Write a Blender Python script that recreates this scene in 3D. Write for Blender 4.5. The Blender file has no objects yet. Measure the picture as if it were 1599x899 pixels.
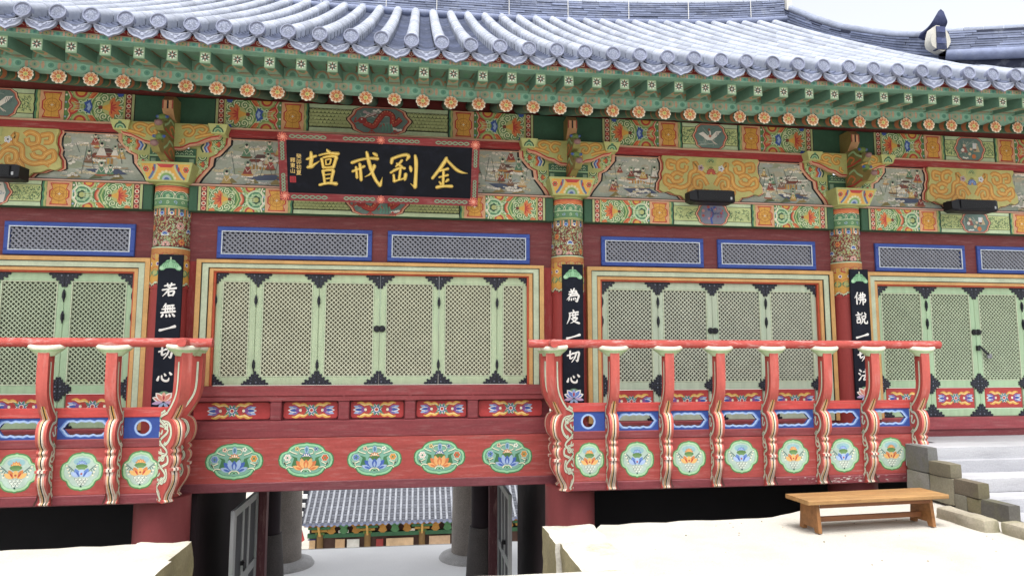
import bpy, math, random
from math import sin, cos, pi, radians
sc = bpy.context.scene
# ---------------------------------------------------------------- camera
YAW, PITCH = radians(8.08), math.atan(107.5 / 1050)
CAM = (0.0, -9.8, 1.92)
cd = bpy.data.cameras.new('camera'); co = bpy.data.objects.new('camera', cd)
sc.collection.objects.link(co); sc.camera = co
co.location = CAM; co.rotation_euler = (pi / 2 + PITCH, 0, -YAW)
cd.sensor_width = 36; cd.lens = 36 * 1050 / 1599; cd.clip_start = 0.05; cd.clip_end = 2000
# ---------------------------------------------------------------- sky, sun, exposure
SUN_EL, SUN_AZ = 69, 196        # sun behind the photographer, slightly to the left; azimuth clockwise from +Y
w = bpy.data.worlds.new('World'); sc.world = w; w.use_nodes = True
nt = w.node_tree; nt.nodes.clear()
sky = nt.nodes.new('ShaderNodeTexSky'); sky.sky_type = 'NISHITA'; sky.sun_disc = False
sky.sun_elevation = radians(SUN_EL); sky.sun_rotation = radians(SUN_AZ)
sky.air_density = 1.0; sky.dust_density = 4.0; sky.ozone_density = 1.0
hs = nt.nodes.new('ShaderNodeHueSaturation'); hs.inputs['Saturation'].default_value = 0.22
bg = nt.nodes.new('ShaderNodeBackground'); bg.inputs['Strength'].default_value = 0.15
wo = nt.nodes.new('ShaderNodeOutputWorld')
nt.links.new(sky.outputs[0], hs.inputs['Color']); nt.links.new(hs.outputs[0], bg.inputs['Color'])
nt.links.new(bg.outputs[0], wo.inputs['Surface'])
sl = bpy.data.lights.new('sun', 'SUN'); sl.energy = 1.5; sl.angle = radians(24); sl.color = (1, 0.97, 0.93)
so = bpy.data.objects.new('sun', sl); sc.collection.objects.link(so)
# a sun lamp shines along its -Z: at rotation z = 0 and tilt +x it comes from -Y
so.rotation_euler = (radians(90 - SUN_EL), 0, -radians(SUN_AZ - 180))
so.location = (-3, -12, 14)
sc.view_settings.view_transform = 'Standard'; sc.view_settings.look = 'None'
sc.view_settings.gamma = 1; sc.view_settings.use_curve_mapping = False
sc.view_settings.exposure = 1.2
sc.cycles.max_bounces = 8; sc.cycles.diffuse_bounces = 5
# ---------------------------------------------------------------- helpers
R = random.Random(7)
def lin(h):
    if not isinstance(h, str): return h
    h = h.lstrip('#'); o = []
    for i in (0, 2, 4):
        c = int(h[i:i+2], 16) / 255
        o.append(c / 12.92 if c <= .04045 else ((c + .055) / 1.055) ** 2.4)
    g = .25*o[0]+.6*o[1]+.15*o[2]                # weathered mineral pigments: a little duller than fresh paint
    return tuple(.84*(g+(x-g)*.86) for x in o)
MATS = {}
def mat(name, rough=.6, var=.12, scale=3., grain=None, bump=.0, bscale=40., spec=.3, metal=0., tint=None, tamt=0., tscale=1.5, fine=0.0, fscale=60.):
    """colour from the mesh's own pigment attribute, broken up by noise in world space"""
    m = bpy.data.materials.new(name); m.use_nodes = True; n = m.node_tree; N = n.nodes; L = n.links
    b = N['Principled BSDF']; b.inputs['Roughness'].default_value = rough; b.inputs['Metallic'].default_value = metal
    b.inputs['Specular IOR Level'].default_value = spec
    at = N.new('ShaderNodeAttribute'); at.attribute_name = 'Col'
    g = N.new('ShaderNodeNewGeometry'); mp = N.new('ShaderNodeMapping')
    if grain: mp.inputs['Scale'].default_value = grain
    L.new(g.outputs['Position'], mp.inputs['Vector'])
    nz = N.new('ShaderNodeTexNoise'); nz.inputs['Scale'].default_value = scale; nz.inputs['Detail'].default_value = 6
    L.new(mp.outputs[0], nz.inputs['Vector'])
    mr = N.new('ShaderNodeMapRange'); mr.inputs[1].default_value = .25; mr.inputs[2].default_value = .75
    mr.inputs[3].default_value = 1 - var; mr.inputs[4].default_value = 1 + var
    L.new(nz.outputs['Fac'], mr.inputs[0])
    vm = N.new('ShaderNodeVectorMath'); vm.operation = 'SCALE'
    L.new(at.outputs['Color'], vm.inputs[0]); L.new(mr.outputs[0], vm.inputs['Scale'])
    col = vm.outputs[0]
    if fine:
        n4 = N.new('ShaderNodeTexNoise'); n4.inputs['Scale'].default_value = fscale; n4.inputs['Detail'].default_value = 3
        L.new(g.outputs['Position'], n4.inputs['Vector'])
        r4 = N.new('ShaderNodeMapRange'); r4.inputs[1].default_value = .3; r4.inputs[2].default_value = .7
        r4.inputs[3].default_value = 1 - fine; r4.inputs[4].default_value = 1 + fine; L.new(n4.outputs['Fac'], r4.inputs[0])
        v4 = N.new('ShaderNodeVectorMath'); v4.operation = 'SCALE'; L.new(col, v4.inputs[0]); L.new(r4.outputs[0], v4.inputs['Scale'])
        col = v4.outputs[0]
    if tint:
        n2 = N.new('ShaderNodeTexNoise'); n2.inputs['Scale'].default_value = tscale; n2.inputs['Detail'].default_value = 8; n2.inputs['Roughness'].default_value = .7
        L.new(mp.outputs[0], n2.inputs['Vector'])
        r2 = N.new('ShaderNodeMapRange'); r2.inputs[1].default_value = .52; r2.inputs[2].default_value = .72
        r2.inputs[3].default_value = 0; r2.inputs[4].default_value = tamt; L.new(n2.outputs['Fac'], r2.inputs[0])
        mx = N.new('ShaderNodeMix'); mx.data_type = 'RGBA'
        L.new(r2.outputs[0], mx.inputs[0]); L.new(col, mx.inputs[6]); mx.inputs[7].default_value = (*lin(tint), 1)
        col = mx.outputs[2]
    L.new(col, b.inputs['Base Color'])
    if bump:
        n3 = N.new('ShaderNodeTexNoise'); n3.inputs['Scale'].default_value = bscale; n3.inputs['Detail'].default_value = 5
        L.new(mp.outputs[0], n3.inputs['Vector'])
        bp = N.new('ShaderNodeBump'); bp.inputs['Strength'].default_value = bump; bp.inputs['Distance'].default_value = .01
        L.new(n3.outputs['Fac'], bp.inputs['Height']); L.new(bp.outputs[0], b.inputs['Normal'])
    MATS[name] = m
    return m
mat('paint', .6, .13, 5, bump=.15, bscale=60, fine=.07, fscale=35)                      # mineral pigments
mat('board', .7, .16, 2.2, grain=(1, 6, 9), bump=.22, bscale=25, tint='#d9a9a0', tamt=.34, tscale=2.6, fine=.06, fscale=26)   # red oil-painted timber
mat('maroon', .55, .18, 2.0, grain=(1, 6, 10), bump=.22, bscale=22, tint='#b08a86', tamt=.3, tscale=2.4, fine=.08, fscale=30)
mat('post', .75, .15, 3.0, grain=(6, 6, 1), bump=.2, bscale=22, tint='#e0b4a8', tamt=.3, tscale=2.2, fine=.06, fscale=26)
mat('rail', .7, .14, 2.0, grain=(1, 4, 4), bump=.2, spec=.15, tint='#e8d2cc', tamt=.6, tscale=4, fine=.08, fscale=30)
mat('green_wood', .6, .12, 2.2, grain=(7, 7, 1), bump=.15, bscale=20, tint='#8fc49a', tamt=.35, tscale=1.0)
mat('lattice', .7, .1, 4); mat('paper', .9, .2, 2.2, fine=.07, tint='#9a957c', tamt=.35, tscale=2)
mat('tile', .75, .2, 1.6, bump=.3, bscale=50, tint='#a6adba', tamt=.35, tscale=4, fine=.1, fscale=18)
mat('stone', .9, .18, 2.0, bump=.6, bscale=18, tint='#6f6f3c', tamt=.65, tscale=1.3, fine=.12, fscale=45)
mat('sand', .95, .08, .9, bump=.6, bscale=60, tint='#a09a8e', tamt=.45, tscale=1.1, fine=.12, fscale=70)
mat('step', .85, .14, 1.5, grain=(.6, 1, 3), bump=.35, bscale=22, tint='#8f9096', tamt=.35, tscale=2.5, fine=.08, fscale=50)
mat('granite', .85, .12, 4, bump=.8, bscale=90, fine=.28, fscale=75)
mat('column', .6, .1, 1.6, grain=(3, 3, .6), bump=.12, bscale=20, fine=.04, fscale=30); mat('pave', .95, .05, 1.2, bump=.2, bscale=30, fine=.04, fscale=40); mat('iron', .5, .2, 6, spec=.4); mat('gold', .38, .12, 8, metal=.55, spec=.5)
mat('lacquer', .6, .2, 3, spec=.15, tint='#39405a', tamt=.2, tscale=5)
mat('bench_wood', .5, .28, 1.6, grain=(1, 9, 9), bump=.2, bscale=20, tint='#6f3c16', tamt=.55, tscale=2.0, fine=.06, fscale=40)
mat('dark', .8, .2, 2); mat('plastic', .45, .1, 5); mat('far', .8, .15, .6, fine=.1, fscale=4); mat('far_tile', .75, .15, .5, fine=.15, fscale=3)

ROOT = sc.collection
def link(o, parent=None):
    ROOT.objects.link(o)
    if parent is not None: o.parent = parent
    return o
def tag(o, label=None, cat=None, group=None, kind=None):
    for k, v in (('label', label), ('category', cat), ('group', group), ('kind', kind)):
        if v: o[k] = v
    return o
def thing(name, label, cat, loc=(0, 0, 0), group=None):
    o = bpy.data.objects.new(name, None); o.empty_display_size = .2; o.location = loc
    return tag(link(o), label, cat, group)
class MB:
    """mesh collector: vertices, faces and one pigment per face"""
    def __init__(s): s.V, s.F, s.C, s.S = [], [], [], []
    def add(s, vs, fs, c, smooth=False):
        b = len(s.V); s.V += vs; c = lin(c)
        for f in fs: s.F.append(tuple(b + i for i in f)); s.C.append(c); s.S.append(smooth)
        return s
    def box(s, x0, x1, y0, y1, z0, z1, c):
        v = [(x, y, z) for z in (z0, z1) for y in (y0, y1) for x in (x0, x1)]
        return s.add(v, [(0,2,3,1),(4,5,7,6),(0,1,5,4),(2,6,7,3),(0,4,6,2),(1,3,7,5)], c)
    def bbox(s, x0, x1, y0, y1, z0, z1, c, b=.012):
        """box with a chamfer all along its front and horizontal edges"""
        ring = lambda y, d: [(x0+d, y, z0+d), (x1-d, y, z0+d), (x1-d, y, z1-d), (x0+d, y, z1-d)]
        v = ring(y0, b) + ring(y0 + b, 0) + ring(y1 - b, 0) + ring(y1, b)
        f = [(0,1,2,3), (15,14,13,12)]
        for k in range(3):
            for i in range(4): f.append((k*4+i, (k+1)*4+i, (k+1)*4+(i+1)%4, k*4+(i+1)%4))
        return s.add(v, f, c)
    def cyl(s, p, q, r0, r1, n, c, caps=True, smooth=True):
        ax = [q[i]-p[i] for i in range(3)]; l = math.sqrt(sum(a*a for a in ax)); ax = [a/l for a in ax]
        t = (0,0,1) if abs(ax[2]) < .9 else (1,0,0)
        u = (ax[1]*t[2]-ax[2]*t[1], ax[2]*t[0]-ax[0]*t[2], ax[0]*t[1]-ax[1]*t[0]); l = math.sqrt(sum(a*a for a in u)); u = [a/l for a in u]
        w_ = (ax[1]*u[2]-ax[2]*u[1], ax[2]*u[0]-ax[0]*u[2], ax[0]*u[1]-ax[1]*u[0])
        v = []
        for (o, r) in ((p, r0), (q, r1)):
            for k in range(n):
                a = 2*pi*k/n; v.append(tuple(o[i]+r*(cos(a)*u[i]+sin(a)*w_[i]) for i in range(3)))
        s.add(v, [(k, (k+1) % n, n+(k+1) % n, n+k) for k in range(n)], c, smooth)
        if caps: s.add(v[:n], [tuple(range(n))[::-1]], c); s.add(v[n:], [tuple(range(n))], c)
        return s
    def lathe(s, cx, cy, prof, n, c, smooth=True):
        v = [(cx+r*cos(2*pi*k/n), cy+r*sin(2*pi*k/n), z) for (r, z) in prof for k in range(n)]
        f = [(j*n+k, j*n+(k+1) % n, (j+1)*n+(k+1) % n, (j+1)*n+k) for j in range(len(prof)-1) for k in range(n)]
        s.add(v, f, c, smooth); m = len(prof)-1
        s.add(v[m*n:], [tuple(range(n))], c); s.add(v[:n], [tuple(range(n))[::-1]], c)
        return s
    def prism(s, pts, axis, a, b, c, side=None, smooth=False):
        """polygon pts extruded along axis 'x' | 'y' | 'z' from a to b"""
        def P(p, t):
            return (t, p[0], p[1]) if axis == 'x' else (p[0], t, p[1]) if axis == 'y' else (p[0], p[1], t)
        n = len(pts); v = [P(p, a) for p in pts] + [P(p, b) for p in pts]
        s.add(v, [tuple(range(n)), tuple(range(2*n-1, n-1, -1))], c)
        s.add(v, [(i, n+i, n+(i+1) % n, (i+1) % n) for i in range(n)], side or c, smooth)
        return s
    def tube(s, pts, r, n, c, caps=True):
        for i in range(len(pts)-1):
            s.cyl(pts[i], pts[i+1], r, r, n, c, caps)
        return s
    def build(s, name, m, parent=None, loc=None, recalc=False):
        return obj(name, s.mesh(name, m, recalc), parent, loc)
    def mesh(s, name, m, recalc=False):
        me = bpy.data.meshes.new(name); me.from_pydata(s.V, [], s.F); me.materials.append(MATS[m])
        ca = me.color_attributes.new('Col', 'FLOAT_COLOR', 'CORNER'); d = []
        for p, c in zip(me.polygons, s.C): d += [c[0], c[1], c[2], 1.0] * p.loop_total
        ca.data.foreach_set('color', d)
        me.polygons.foreach_set('use_smooth', s.S)
        me.update()
        if recalc:
            import bmesh
            bm = bmesh.new(); bm.from_mesh(me); bmesh.ops.recalc_face_normals(bm, faces=bm.faces); bm.to_mesh(me); bm.free()
        return me
def obj(name, me, parent=None, loc=None):
    o = bpy.data.objects.new(name, me)
    if loc: o.location = loc
    return link(o, parent)

class Art(MB):
    """flat paintwork: shapes laid over each other as thin coats on a surface given by mp(u, v, height)"""
    def __init__(s, mp, h0=.0012, step=6e-5):
        super().__init__(); s.mp = mp; s.h = h0; s.step = step; s.hold = False; s.T = [(1, 0, 0, 1, 0, 0)]; s.clip = None
    def push(s, ox=0, oy=0, sx=1, sy=1, rot=0):
        a, b, c, d, e, f = s.T[-1]; cr, sr = cos(rot), sin(rot)
        m = (cr*sx, sr*sx, -sr*sy, cr*sy, ox, oy)
        s.T.append((a*m[0]+c*m[1], b*m[0]+d*m[1], a*m[2]+c*m[3], b*m[2]+d*m[3], a*m[4]+c*m[5]+e, b*m[4]+d*m[5]+f)); return s
    def pop(s): s.T.pop()
    def X(s, p):
        a, b, c, d, e, f = s.T[-1]; return (a*p[0]+c*p[1]+e, b*p[0]+d*p[1]+f)
    def up(s):
        if not s.hold: s.h += s.step
    def cl(s, pts):
        if not s.clip: return pts
        x0, x1, y0, y1 = s.clip
        for (ax, lim, sg) in ((0, x0, 1), (0, x1, -1), (1, y0, 1), (1, y1, -1)):
            out = []; n = len(pts)
            for i in range(n):
                p, q = pts[i-1], pts[i]; dp, dq = (p[ax]-lim)*sg, (q[ax]-lim)*sg
                if (dp >= 0) != (dq >= 0):
                    t = dp/(dp-dq); out.append((p[0]+t*(q[0]-p[0]), p[1]+t*(q[1]-p[1])))
                if dq >= 0: out.append(q)
            pts = out
            if len(pts) < 3: return []
        return pts
    def raw(s, pts, c):
        pts = s.cl([s.X(p) for p in pts])
        if len(pts) < 3: return
        ar = sum(pts[i-1][0]*pts[i][1]-pts[i][0]*pts[i-1][1] for i in range(len(pts)))
        if abs(ar) < 1e-8: return
        if ar < 0: pts = pts[::-1]
        s.add([s.mp(p[0], p[1], s.h) for p in pts], [tuple(range(len(pts)))], c)
    def poly(s, pts, c): s.up(); s.raw(pts, c); return s
    def rect(s, x0, x1, y0, y1, c): return s.poly([(x0,y0),(x1,y0),(x1,y1),(x0,y1)], c)
    def disc(s, cx, cy, r, c, n=10, ry=None, a0=0, a1=2*pi):
        ry = r if ry is None else ry
        full = a1-a0 > 6.28
        pts = [(cx+r*cos(a0+(a1-a0)*k/n), cy+ry*sin(a0+(a1-a0)*k/n)) for k in range(n if full else n+1)]
        return s.poly(pts, c)
    def line(s, pts, w, c, closed=False, taper=None):
        s.up(); n = len(pts)
        if closed: pts = list(pts)+[pts[0]]; n += 1
        L, Rr = [], []
        for i in range(n):
            if closed: p, q = pts[(i-1) % (n-1)], pts[(i+1) % (n-1)]
            else: p, q = pts[max(i-1, 0)], pts[min(i+1, n-1)]
            dx, dy = q[0]-p[0], q[1]-p[1]; l = math.hypot(dx, dy) or 1
            ww = (w if not hasattr(w, '__len__') else w[i])/2
            if taper: ww *= max(.12, min(1, taper*min(i, n-1-i)/(n-1)+.15))
            L.append((pts[i][0]-dy/l*ww, pts[i][1]+dx/l*ww)); Rr.append((pts[i][0]+dy/l*ww, pts[i][1]-dx/l*ww))
        for i in range(n-1): s.raw([Rr[i], Rr[i+1], L[i+1], L[i]], c)
        return s
    def arc(s, cx, cy, r, a0, a1, w, c, n=8, ry=None):
        ry = r if ry is None else ry
        return s.line([(cx+r*cos(a0+(a1-a0)*k/n), cy+ry*sin(a0+(a1-a0)*k/n)) for k in range(n+1)], w, c)
    def swirl(s, cx, cy, r, a0, turns, w, c, n=12, inner=.12):
        return s.line([(cx+r*(1-(1-inner)*k/n)*cos(a0+turns*2*pi*k/n), cy+r*(1-(1-inner)*k/n)*sin(a0+turns*2*pi*k/n)) for k in range(n+1)], w, c)
    def petal(s, cx, cy, ang, l, wd, c):
        ca, sa = cos(ang), sin(ang)
        pr = ((0, 0), (.25, .38), (.55, .5), (.82, .3), (1, 0), (.82, -.3), (.55, -.5), (.25, -.38))
        return s.poly([(cx+ca*l*t-sa*wd*o, cy+sa*l*t+ca*wd*o) for t, o in pr], c)
    def flower(s, cx, cy, r, n, c1, c2, core, a0=0, edge=None):
        if edge:
            s.up(); h = s.hold; s.hold = True
            for k in range(n): a = a0+2*pi*k/n; s.disc(cx+.62*r*cos(a), cy+.62*r*sin(a), r*.42, edge, 8)
            s.disc(cx, cy, r*.6, edge, 8); s.hold = h
        for c, q, d in ((c1, .36, .6), (c2, .17, .62)):
            s.up(); h = s.hold; s.hold = True
            for k in range(n): a = a0+2*pi*k/n; s.disc(cx+d*r*cos(a), cy+d*r*sin(a), r*q, c, 7)
            s.hold = h
        s.disc(cx, cy, r*.26, core, 8); return s
    def lotus(s, cx, cy, r, c1, c2, c3=None, up=pi/2, n=5, spread=1.15):
        for k in sorted(range(n), key=lambda k: -abs(k-(n-1)/2)):
            a = up+(k-(n-1)/2)*spread/((n-1)/2)
            s.petal(cx, cy, a, r, r*.5, c1); s.petal(cx+.12*r*cos(a), cy+.12*r*sin(a), a, r*.68, r*.26, c2)
        if c3: s.disc(cx, cy, r*.2, c3, 7)
        return s
def front(Y):                       # art on a plane facing the viewer (-Y)
    return lambda u, v, h: (u, Y-h, v)
def bez(pts, n=6):
    """smooth curve through points (Catmull-Rom)"""
    P = [pts[0]]+list(pts)+[pts[-1]]; out = []
    for i in range(1, len(P)-2):
        for k in range(n):
            t = k/n; a, b, c, d = P[i-1], P[i], P[i+1], P[i+2]
            out.append(tuple(.5*((2*b[j])+(-a[j]+c[j])*t+(2*a[j]-5*b[j]+4*c[j]-d[j])*t*t+(-a[j]+3*b[j]-3*c[j]+d[j])*t**3) for j in range(len(b))))
    out.append(tuple(P[-2])); return out
# pigments
GDK, GMD, GLT, GPL, OLV = '#2c5540', '#4c8a63', '#9cc690', '#c3d9ac', '#b3b96c'
YEL, ORG, PNK, RED, DRD = '#dfa631', '#dc7a3a', '#e6ab88', '#c23a35', '#74302f'
BLU, LBL, BLK, WHT, CRM, TEA, NVY = '#3b5cb0', '#9bb5da', '#1d2026', '#f0ece2', '#f0e6c6', '#5fa890', '#1f2534'
RAIL = '#c04f46'; BOARD = '#ad443e'; WALLR = '#7a3133'
COLX = [-7.91, -3.38, 2.23, 6.76, 11.29]
hall = thing('temple_hall', 'long wooden temple hall with painted eaves, lattice doors and blue-grey tiled roof', 'temple', (-.575, 0, 0))
def H(o):          # parts are built in world coordinates; keep them where they are under the hall's empty
    return o
hall.location = (0, 0, 0)
# ================================================================ ground
def grid_patch(x0, x1, y0, y1, nx, ny, f, c, name, m, parent=None):
    b = MB(); v = [f(x0+(x1-x0)*i/nx, y0+(y1-y0)*j/ny) for j in range(ny+1) for i in range(nx+1)]
    b.add(v, [(j*(nx+1)+i, j*(nx+1)+i+1, (j+1)*(nx+1)+i+1, (j+1)*(nx+1)+i) for j in range(ny) for i in range(nx)], c, True)
    return b.build(name, m, parent)
from mathutils import noise as _n, Vector as _V
def nz(x, y, z=0, s=1.): return _n.noise(_V((x*s, y*s, z*s)))
SAND = '#c0bbb0'
# the lower valley floor runs out to the horizon
b = MB(); b.add([(-600,-600,-13.2),(600,-600,-13.2),(600,600,-13.2),(-600,600,-13.2)], [(0,1,2,3)], '#b9b3a6')
tag(b.build('ground', 'sand'), kind='structure', label='pale lower courtyard ground far below the hall')
# terrace on which the photographer stands: outline with the sunken stairwell cut out
XL, XR = -2.26, 1.52
def jag(p, q, n, amp, seed):
    r = random.Random(seed); o = []
    for k in range(n):
        t = k/n; dx, dy = q[0]-p[0], q[1]-p[1]; l = math.hypot(dx, dy)
        a = r.uniform(-amp, amp); o.append((p[0]+dx*t-dy/l*a, p[1]+dy*t+dx/l*a))
    return o
def terrace_mesh():
    pts = [(-16, -30), (16, -30), (16, -1.0), (6.95, -1.0)]
    pts += jag((6.95, -1.0), (5.6, -1.2), 6, .03, 1) + jag((5.6, -1.2), (4.3, -1.95), 8, .03, 2)
    pts += jag((4.3, -1.95), (1.95, -2.0), 12, .035, 3) + jag((1.95, -2.35), (1.98, -3.62), 6, .02, 4)
    pts += jag((1.98, -3.62), (-2.72, -3.66), 20, .012, 5) + jag((-2.72, -3.66), (-2.75, -2.1), 6, .02, 6)
    pts += jag((-2.75, -2.12), (-6.5, -2.3), 18, .035, 7) + [(-16, -2.3)]
    b = MB(); b.prism(pts, 'z', -.012, -2.6, SAND); return b
ter = terrace_mesh().build('terrace', 'sand', recalc=True)
tag(ter, kind='structure', label='pale sandy terrace in front of the hall')
def rough_block(x0, x1, y0, y1, z0, z1, c, seed, amp=.03, n=(8, 8, 6), rnd=.05, side=None):
    """quarried stone: a subdivided box with rounded, uneven faces"""
    r = random.Random(seed); o = r.uniform(0, 50); b = MB()
    cx, cy, cz = (x0+x1)/2, (y0+y1)/2, (z0+z1)/2; hx, hy, hz = (x1-x0)/2, (y1-y0)/2, (z1-z0)/2
    def pt(u, v, w_):
        p = [u*hx, v*hy, w_*hz]; q = [max(-h_+rnd, min(h_-rnd, a)) for a, h_ in zip(p, (hx, hy, hz))]
        d = [a-b_ for a, b_ in zip(p, q)]; l = math.sqrt(sum(a*a for a in d))
        if l > 1e-6: p = [b_+a/l*rnd for a, b_ in zip(d, q)]
        P = (cx+p[0], cy+p[1], cz+p[2])
        k = amp*(nz(P[0]+o, P[1], P[2], 2.2)+.6*nz(P[0]+o, P[1], P[2], 6))
        return (P[0]+k*u, P[1]+k*v, P[2]+k*w_*.5)
    for ax in range(3):
        for sg in (-1, 1):
            na, nb = [n[i] for i in range(3) if i != ax]; v = []
            for j in range(nb+1):
                for i in range(na+1):
                    t = [-1+2*i/na, -1+2*j/nb]; t.insert(ax, sg); v.append(pt(*t))
            f = [(j*(na+1)+i, j*(na+1)+i+1, (j+1)*(na+1)+i+1, (j+1)*(na+1)+i) for j in range(nb) for i in range(na)]
            if (sg > 0) == (ax == 1): f = [q[::-1] for q in f]
            b.add(v, f, side if side and ax == 0 else c, True)
    return b
# rough kerb stones round the stairwell
STN = '#cdc8bc'
for i, (x0, x1, y0, y1, z0, z1, c) in enumerate([
        (1.45, 2.05, -2.70, -1.97, -1.5, .0, STN), (1.50, 2.05, -3.66, -2.66, -1.5, .004, '#c6c0b0'),
        (-2.85, -2.30, -2.80, -2.04, -1.5, .0, '#c6c0b0'), (-2.85, -2.26, -3.70, -2.76, -1.5, .004, STN)]):
    rough_block(x0, x1, y0, y1, z0, z1, c, i+3, .032, (12, 16, 16), .03, '#8f8662').build('kerb_stone', 'stone', ter)
# stairwell steps between the two terrace blocks, going down to the passage floor
st = MB()
for k in range(9):
    st.box(XL-.4, XR+.4, -3.4+k*.34, -3.4+(k+1)*.34+.02, -2.35, -.24-k*.215, '#b8b0a0')
tag(st.build('stairwell_steps', 'stone'), kind='structure', label='stone stairs going down into the passage')
# passage floor, very pale granite paving, ends at an edge beyond which the ground drops
ps = MB(); ps.box(-9, 9, -.34, 4.88, -2.6, -2.0, '#fbfaf8'); ps.box(-9, 9, 4.7, 4.95, -13.2, -2.004, '#b5b2aa')
tag(ps.build('passage_floor', 'pave'), kind='structure', label='pale paved floor of the passage under the hall')
# ================================================================ under-storey
b = MB()
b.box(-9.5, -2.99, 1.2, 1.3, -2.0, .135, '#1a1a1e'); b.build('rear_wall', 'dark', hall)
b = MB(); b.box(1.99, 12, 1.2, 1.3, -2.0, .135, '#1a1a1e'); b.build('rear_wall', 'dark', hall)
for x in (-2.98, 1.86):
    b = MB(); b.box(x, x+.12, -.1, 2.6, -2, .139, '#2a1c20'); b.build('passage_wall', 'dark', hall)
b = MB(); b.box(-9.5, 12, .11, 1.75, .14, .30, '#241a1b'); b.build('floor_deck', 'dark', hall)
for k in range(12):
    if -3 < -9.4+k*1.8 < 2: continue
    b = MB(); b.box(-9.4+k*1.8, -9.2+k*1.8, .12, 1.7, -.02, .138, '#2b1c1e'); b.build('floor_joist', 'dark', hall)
for (x, y, r) in ((-3.22, -.3, .335), (2.17, -.3, .345), (6.5, -.3, .34), (-7.6, -.3, .34)):
    c = MB(); c.lathe(x, y, [(r*1.02, -2.2), (r*1.0, -1), (r, .14)], 32, '#85383a'); c.build('lower_column', 'column', hall)
    c = MB(); c.lathe(x, y, [(r*1.5, -2.2), (r*1.45, -1.98), (r*1.2, -1.9)], 24, '#9a9488'); c.build('column_plinth', 'granite', hall)
# stone pillars of the rear row and dark timber posts with stone plinths in the passage
for (x, y, r) in ((-2.47, 3.9, .34), (1.10, 3.9, .34)):
    c = MB(); c.lathe(x, y, [(r*1.06, -2.0), (r*1.03, -1.2), (r*.97, -.2), (r*.95, .3)], 28, '#9c938b'); p = c.build('stone_pillar', 'granite', hall)
    c = MB(); c.lathe(x, y, [(r*1.75, -2.06), (r*1.78, -1.99), (r*1.66, -1.93), (r*1.2, -1.88)], 28, '#c4c2c0'); c.build('pillar_base', 'granite', p)
for (x, y) in ((-2.42, 2.45), (1.18, 2.45)):
    c = MB(); c.lathe(x, y, [(.17, -1.1), (.17, .2)], 20, '#2b2026'); p = c.build('passage_post', 'dark', hall)
    c = MB(); c.lathe(x, y, [(.27, -2.04), (.235, -1.5), (.2, -1.06)], 20, '#55504e'); c.build('post_plinth', 'granite', p)
# two open gate leaves along the passage walls, grey painted panels
def gate_leaf(X, y0, y1, sgn):
    z0, z1 = -1.98, -.15; c = MB(); t = .05
    xa, xb = X-t/2, X+t/2
    G = '#8e9090'
    for (a, b_) in ((y0, y0+.12), (y1-.12, y1)): c.box(xa, xb, a, b_, z0, z1, G)
    for (a, b_) in ((z1-.1, z1), (-1.25, -1.13), (z0, z0+.12)): c.box(xa+.002, xb-.002, y0+.121, y1-.121, a, b_, G)
    ws = y1-y0
    for k in (.38, .62): c.box(xa+.004, xb-.004, y0+ws*k-.05, y0+ws*k+.05, z0+.121, z1-.101, G)
    o = c.build('gate_leaf', 'green_wood', hall)
    c = MB(); c.box(X-.008, X+.008, y0+.06, y1-.06, z0+.06, z1-.06, '#3b3c40'); c.build('gate_panel', 'dark', o)
    c = MB(); xs = X+sgn*.06
    ym = y0+ws*.36
    pts = [(xs, ym+.05*sin(a), -1.02+.06*cos(a)) for a in [2*pi*k/12 for k in range(13)]]
    c.tube(pts, .008, 6, '#15151a'); c.box(min(X, xs), max(X, xs), ym-.03, ym+.03, -1.0, -.94, '#15151a'); c.build('ring_pull', 'iron', o)
    return o
gate_leaf(-2.42, -.02, 1.40, 1); gate_leaf(1.44, .52, 1.95, -1)
for (x, y) in ((-2.36, 1.52), (1.36, 2.05)):
    c = MB(); c.box(x-.08, x+.08, y-.08, y+.08, -2, .14, '#5d3338'); c.build('gate_jamb', 'post', hall)
# ================================================================ painted motifs
def swirl_flower(a, x, y, r, heart, tip, ang=0.0, n=9):
    """dancheong lotus: ring of pale scrolls, fan of orange petals, yellow heart"""
    a.disc(x, y, r, GPL, 18); a.disc(x, y, r*.95, '#6f9a5a', 18)
    for k in range(n):
        t = ang+2*pi*(k+.5)/n; px, py = x+r*.74*cos(t), y+r*.74*sin(t)
        a.swirl(px, py, r*.27, t, 1.35, r*.15, '#3d6e40', 11); a.swirl(px, py, r*.27, t, 1.35, r*.085, '#d3dfae', 11)
    a.disc(x, y, r*.52, OLV, 12)
    for k in range(5):
        t = ang+pi+(k-2)*.62; a.petal(x, y, t, r*.8, r*.36, ORG)
    for k in range(5):
        t = ang+pi+(k-2)*.62; a.petal(x, y, t, r*.5, r*.13, heart)
    a.poly([(x+r*.62*cos(ang), y+r*.62*sin(ang)), (x+r*.3*cos(ang+1.7), y+r*.3*sin(ang+1.7)), (x+r*.3*cos(ang-1.7), y+r*.3*sin(ang-1.7))], YEL)
    a.disc(x+r*.6*cos(ang), y+r*.6*sin(ang), r*.15, tip, 7)
def half_rosette(a, x, y, r, up, cols):
    a0, a1 = (0, pi) if up else (pi, 2*pi)
    for k, c in enumerate(cols): a.disc(x, y, r*(1-.17*k), c, 12, a0=a0, a1=a1)
    a.up(); a.hold = True
    for k in range(5):
        t = a0+(a1-a0)*(k+.5)/5; a.disc(x+r*.86*cos(t), y+r*.86*sin(t), r*.15, GPL, 7)
    a.up(); a.hold = False; a.up(); a.hold = True
    for k in range(5):
        t = a0+(a1-a0)*(k+.5)/5; a.disc(x+r*.86*cos(t), y+r*.86*sin(t), r*.07, GDK, 6)
    a.hold = False
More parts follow.
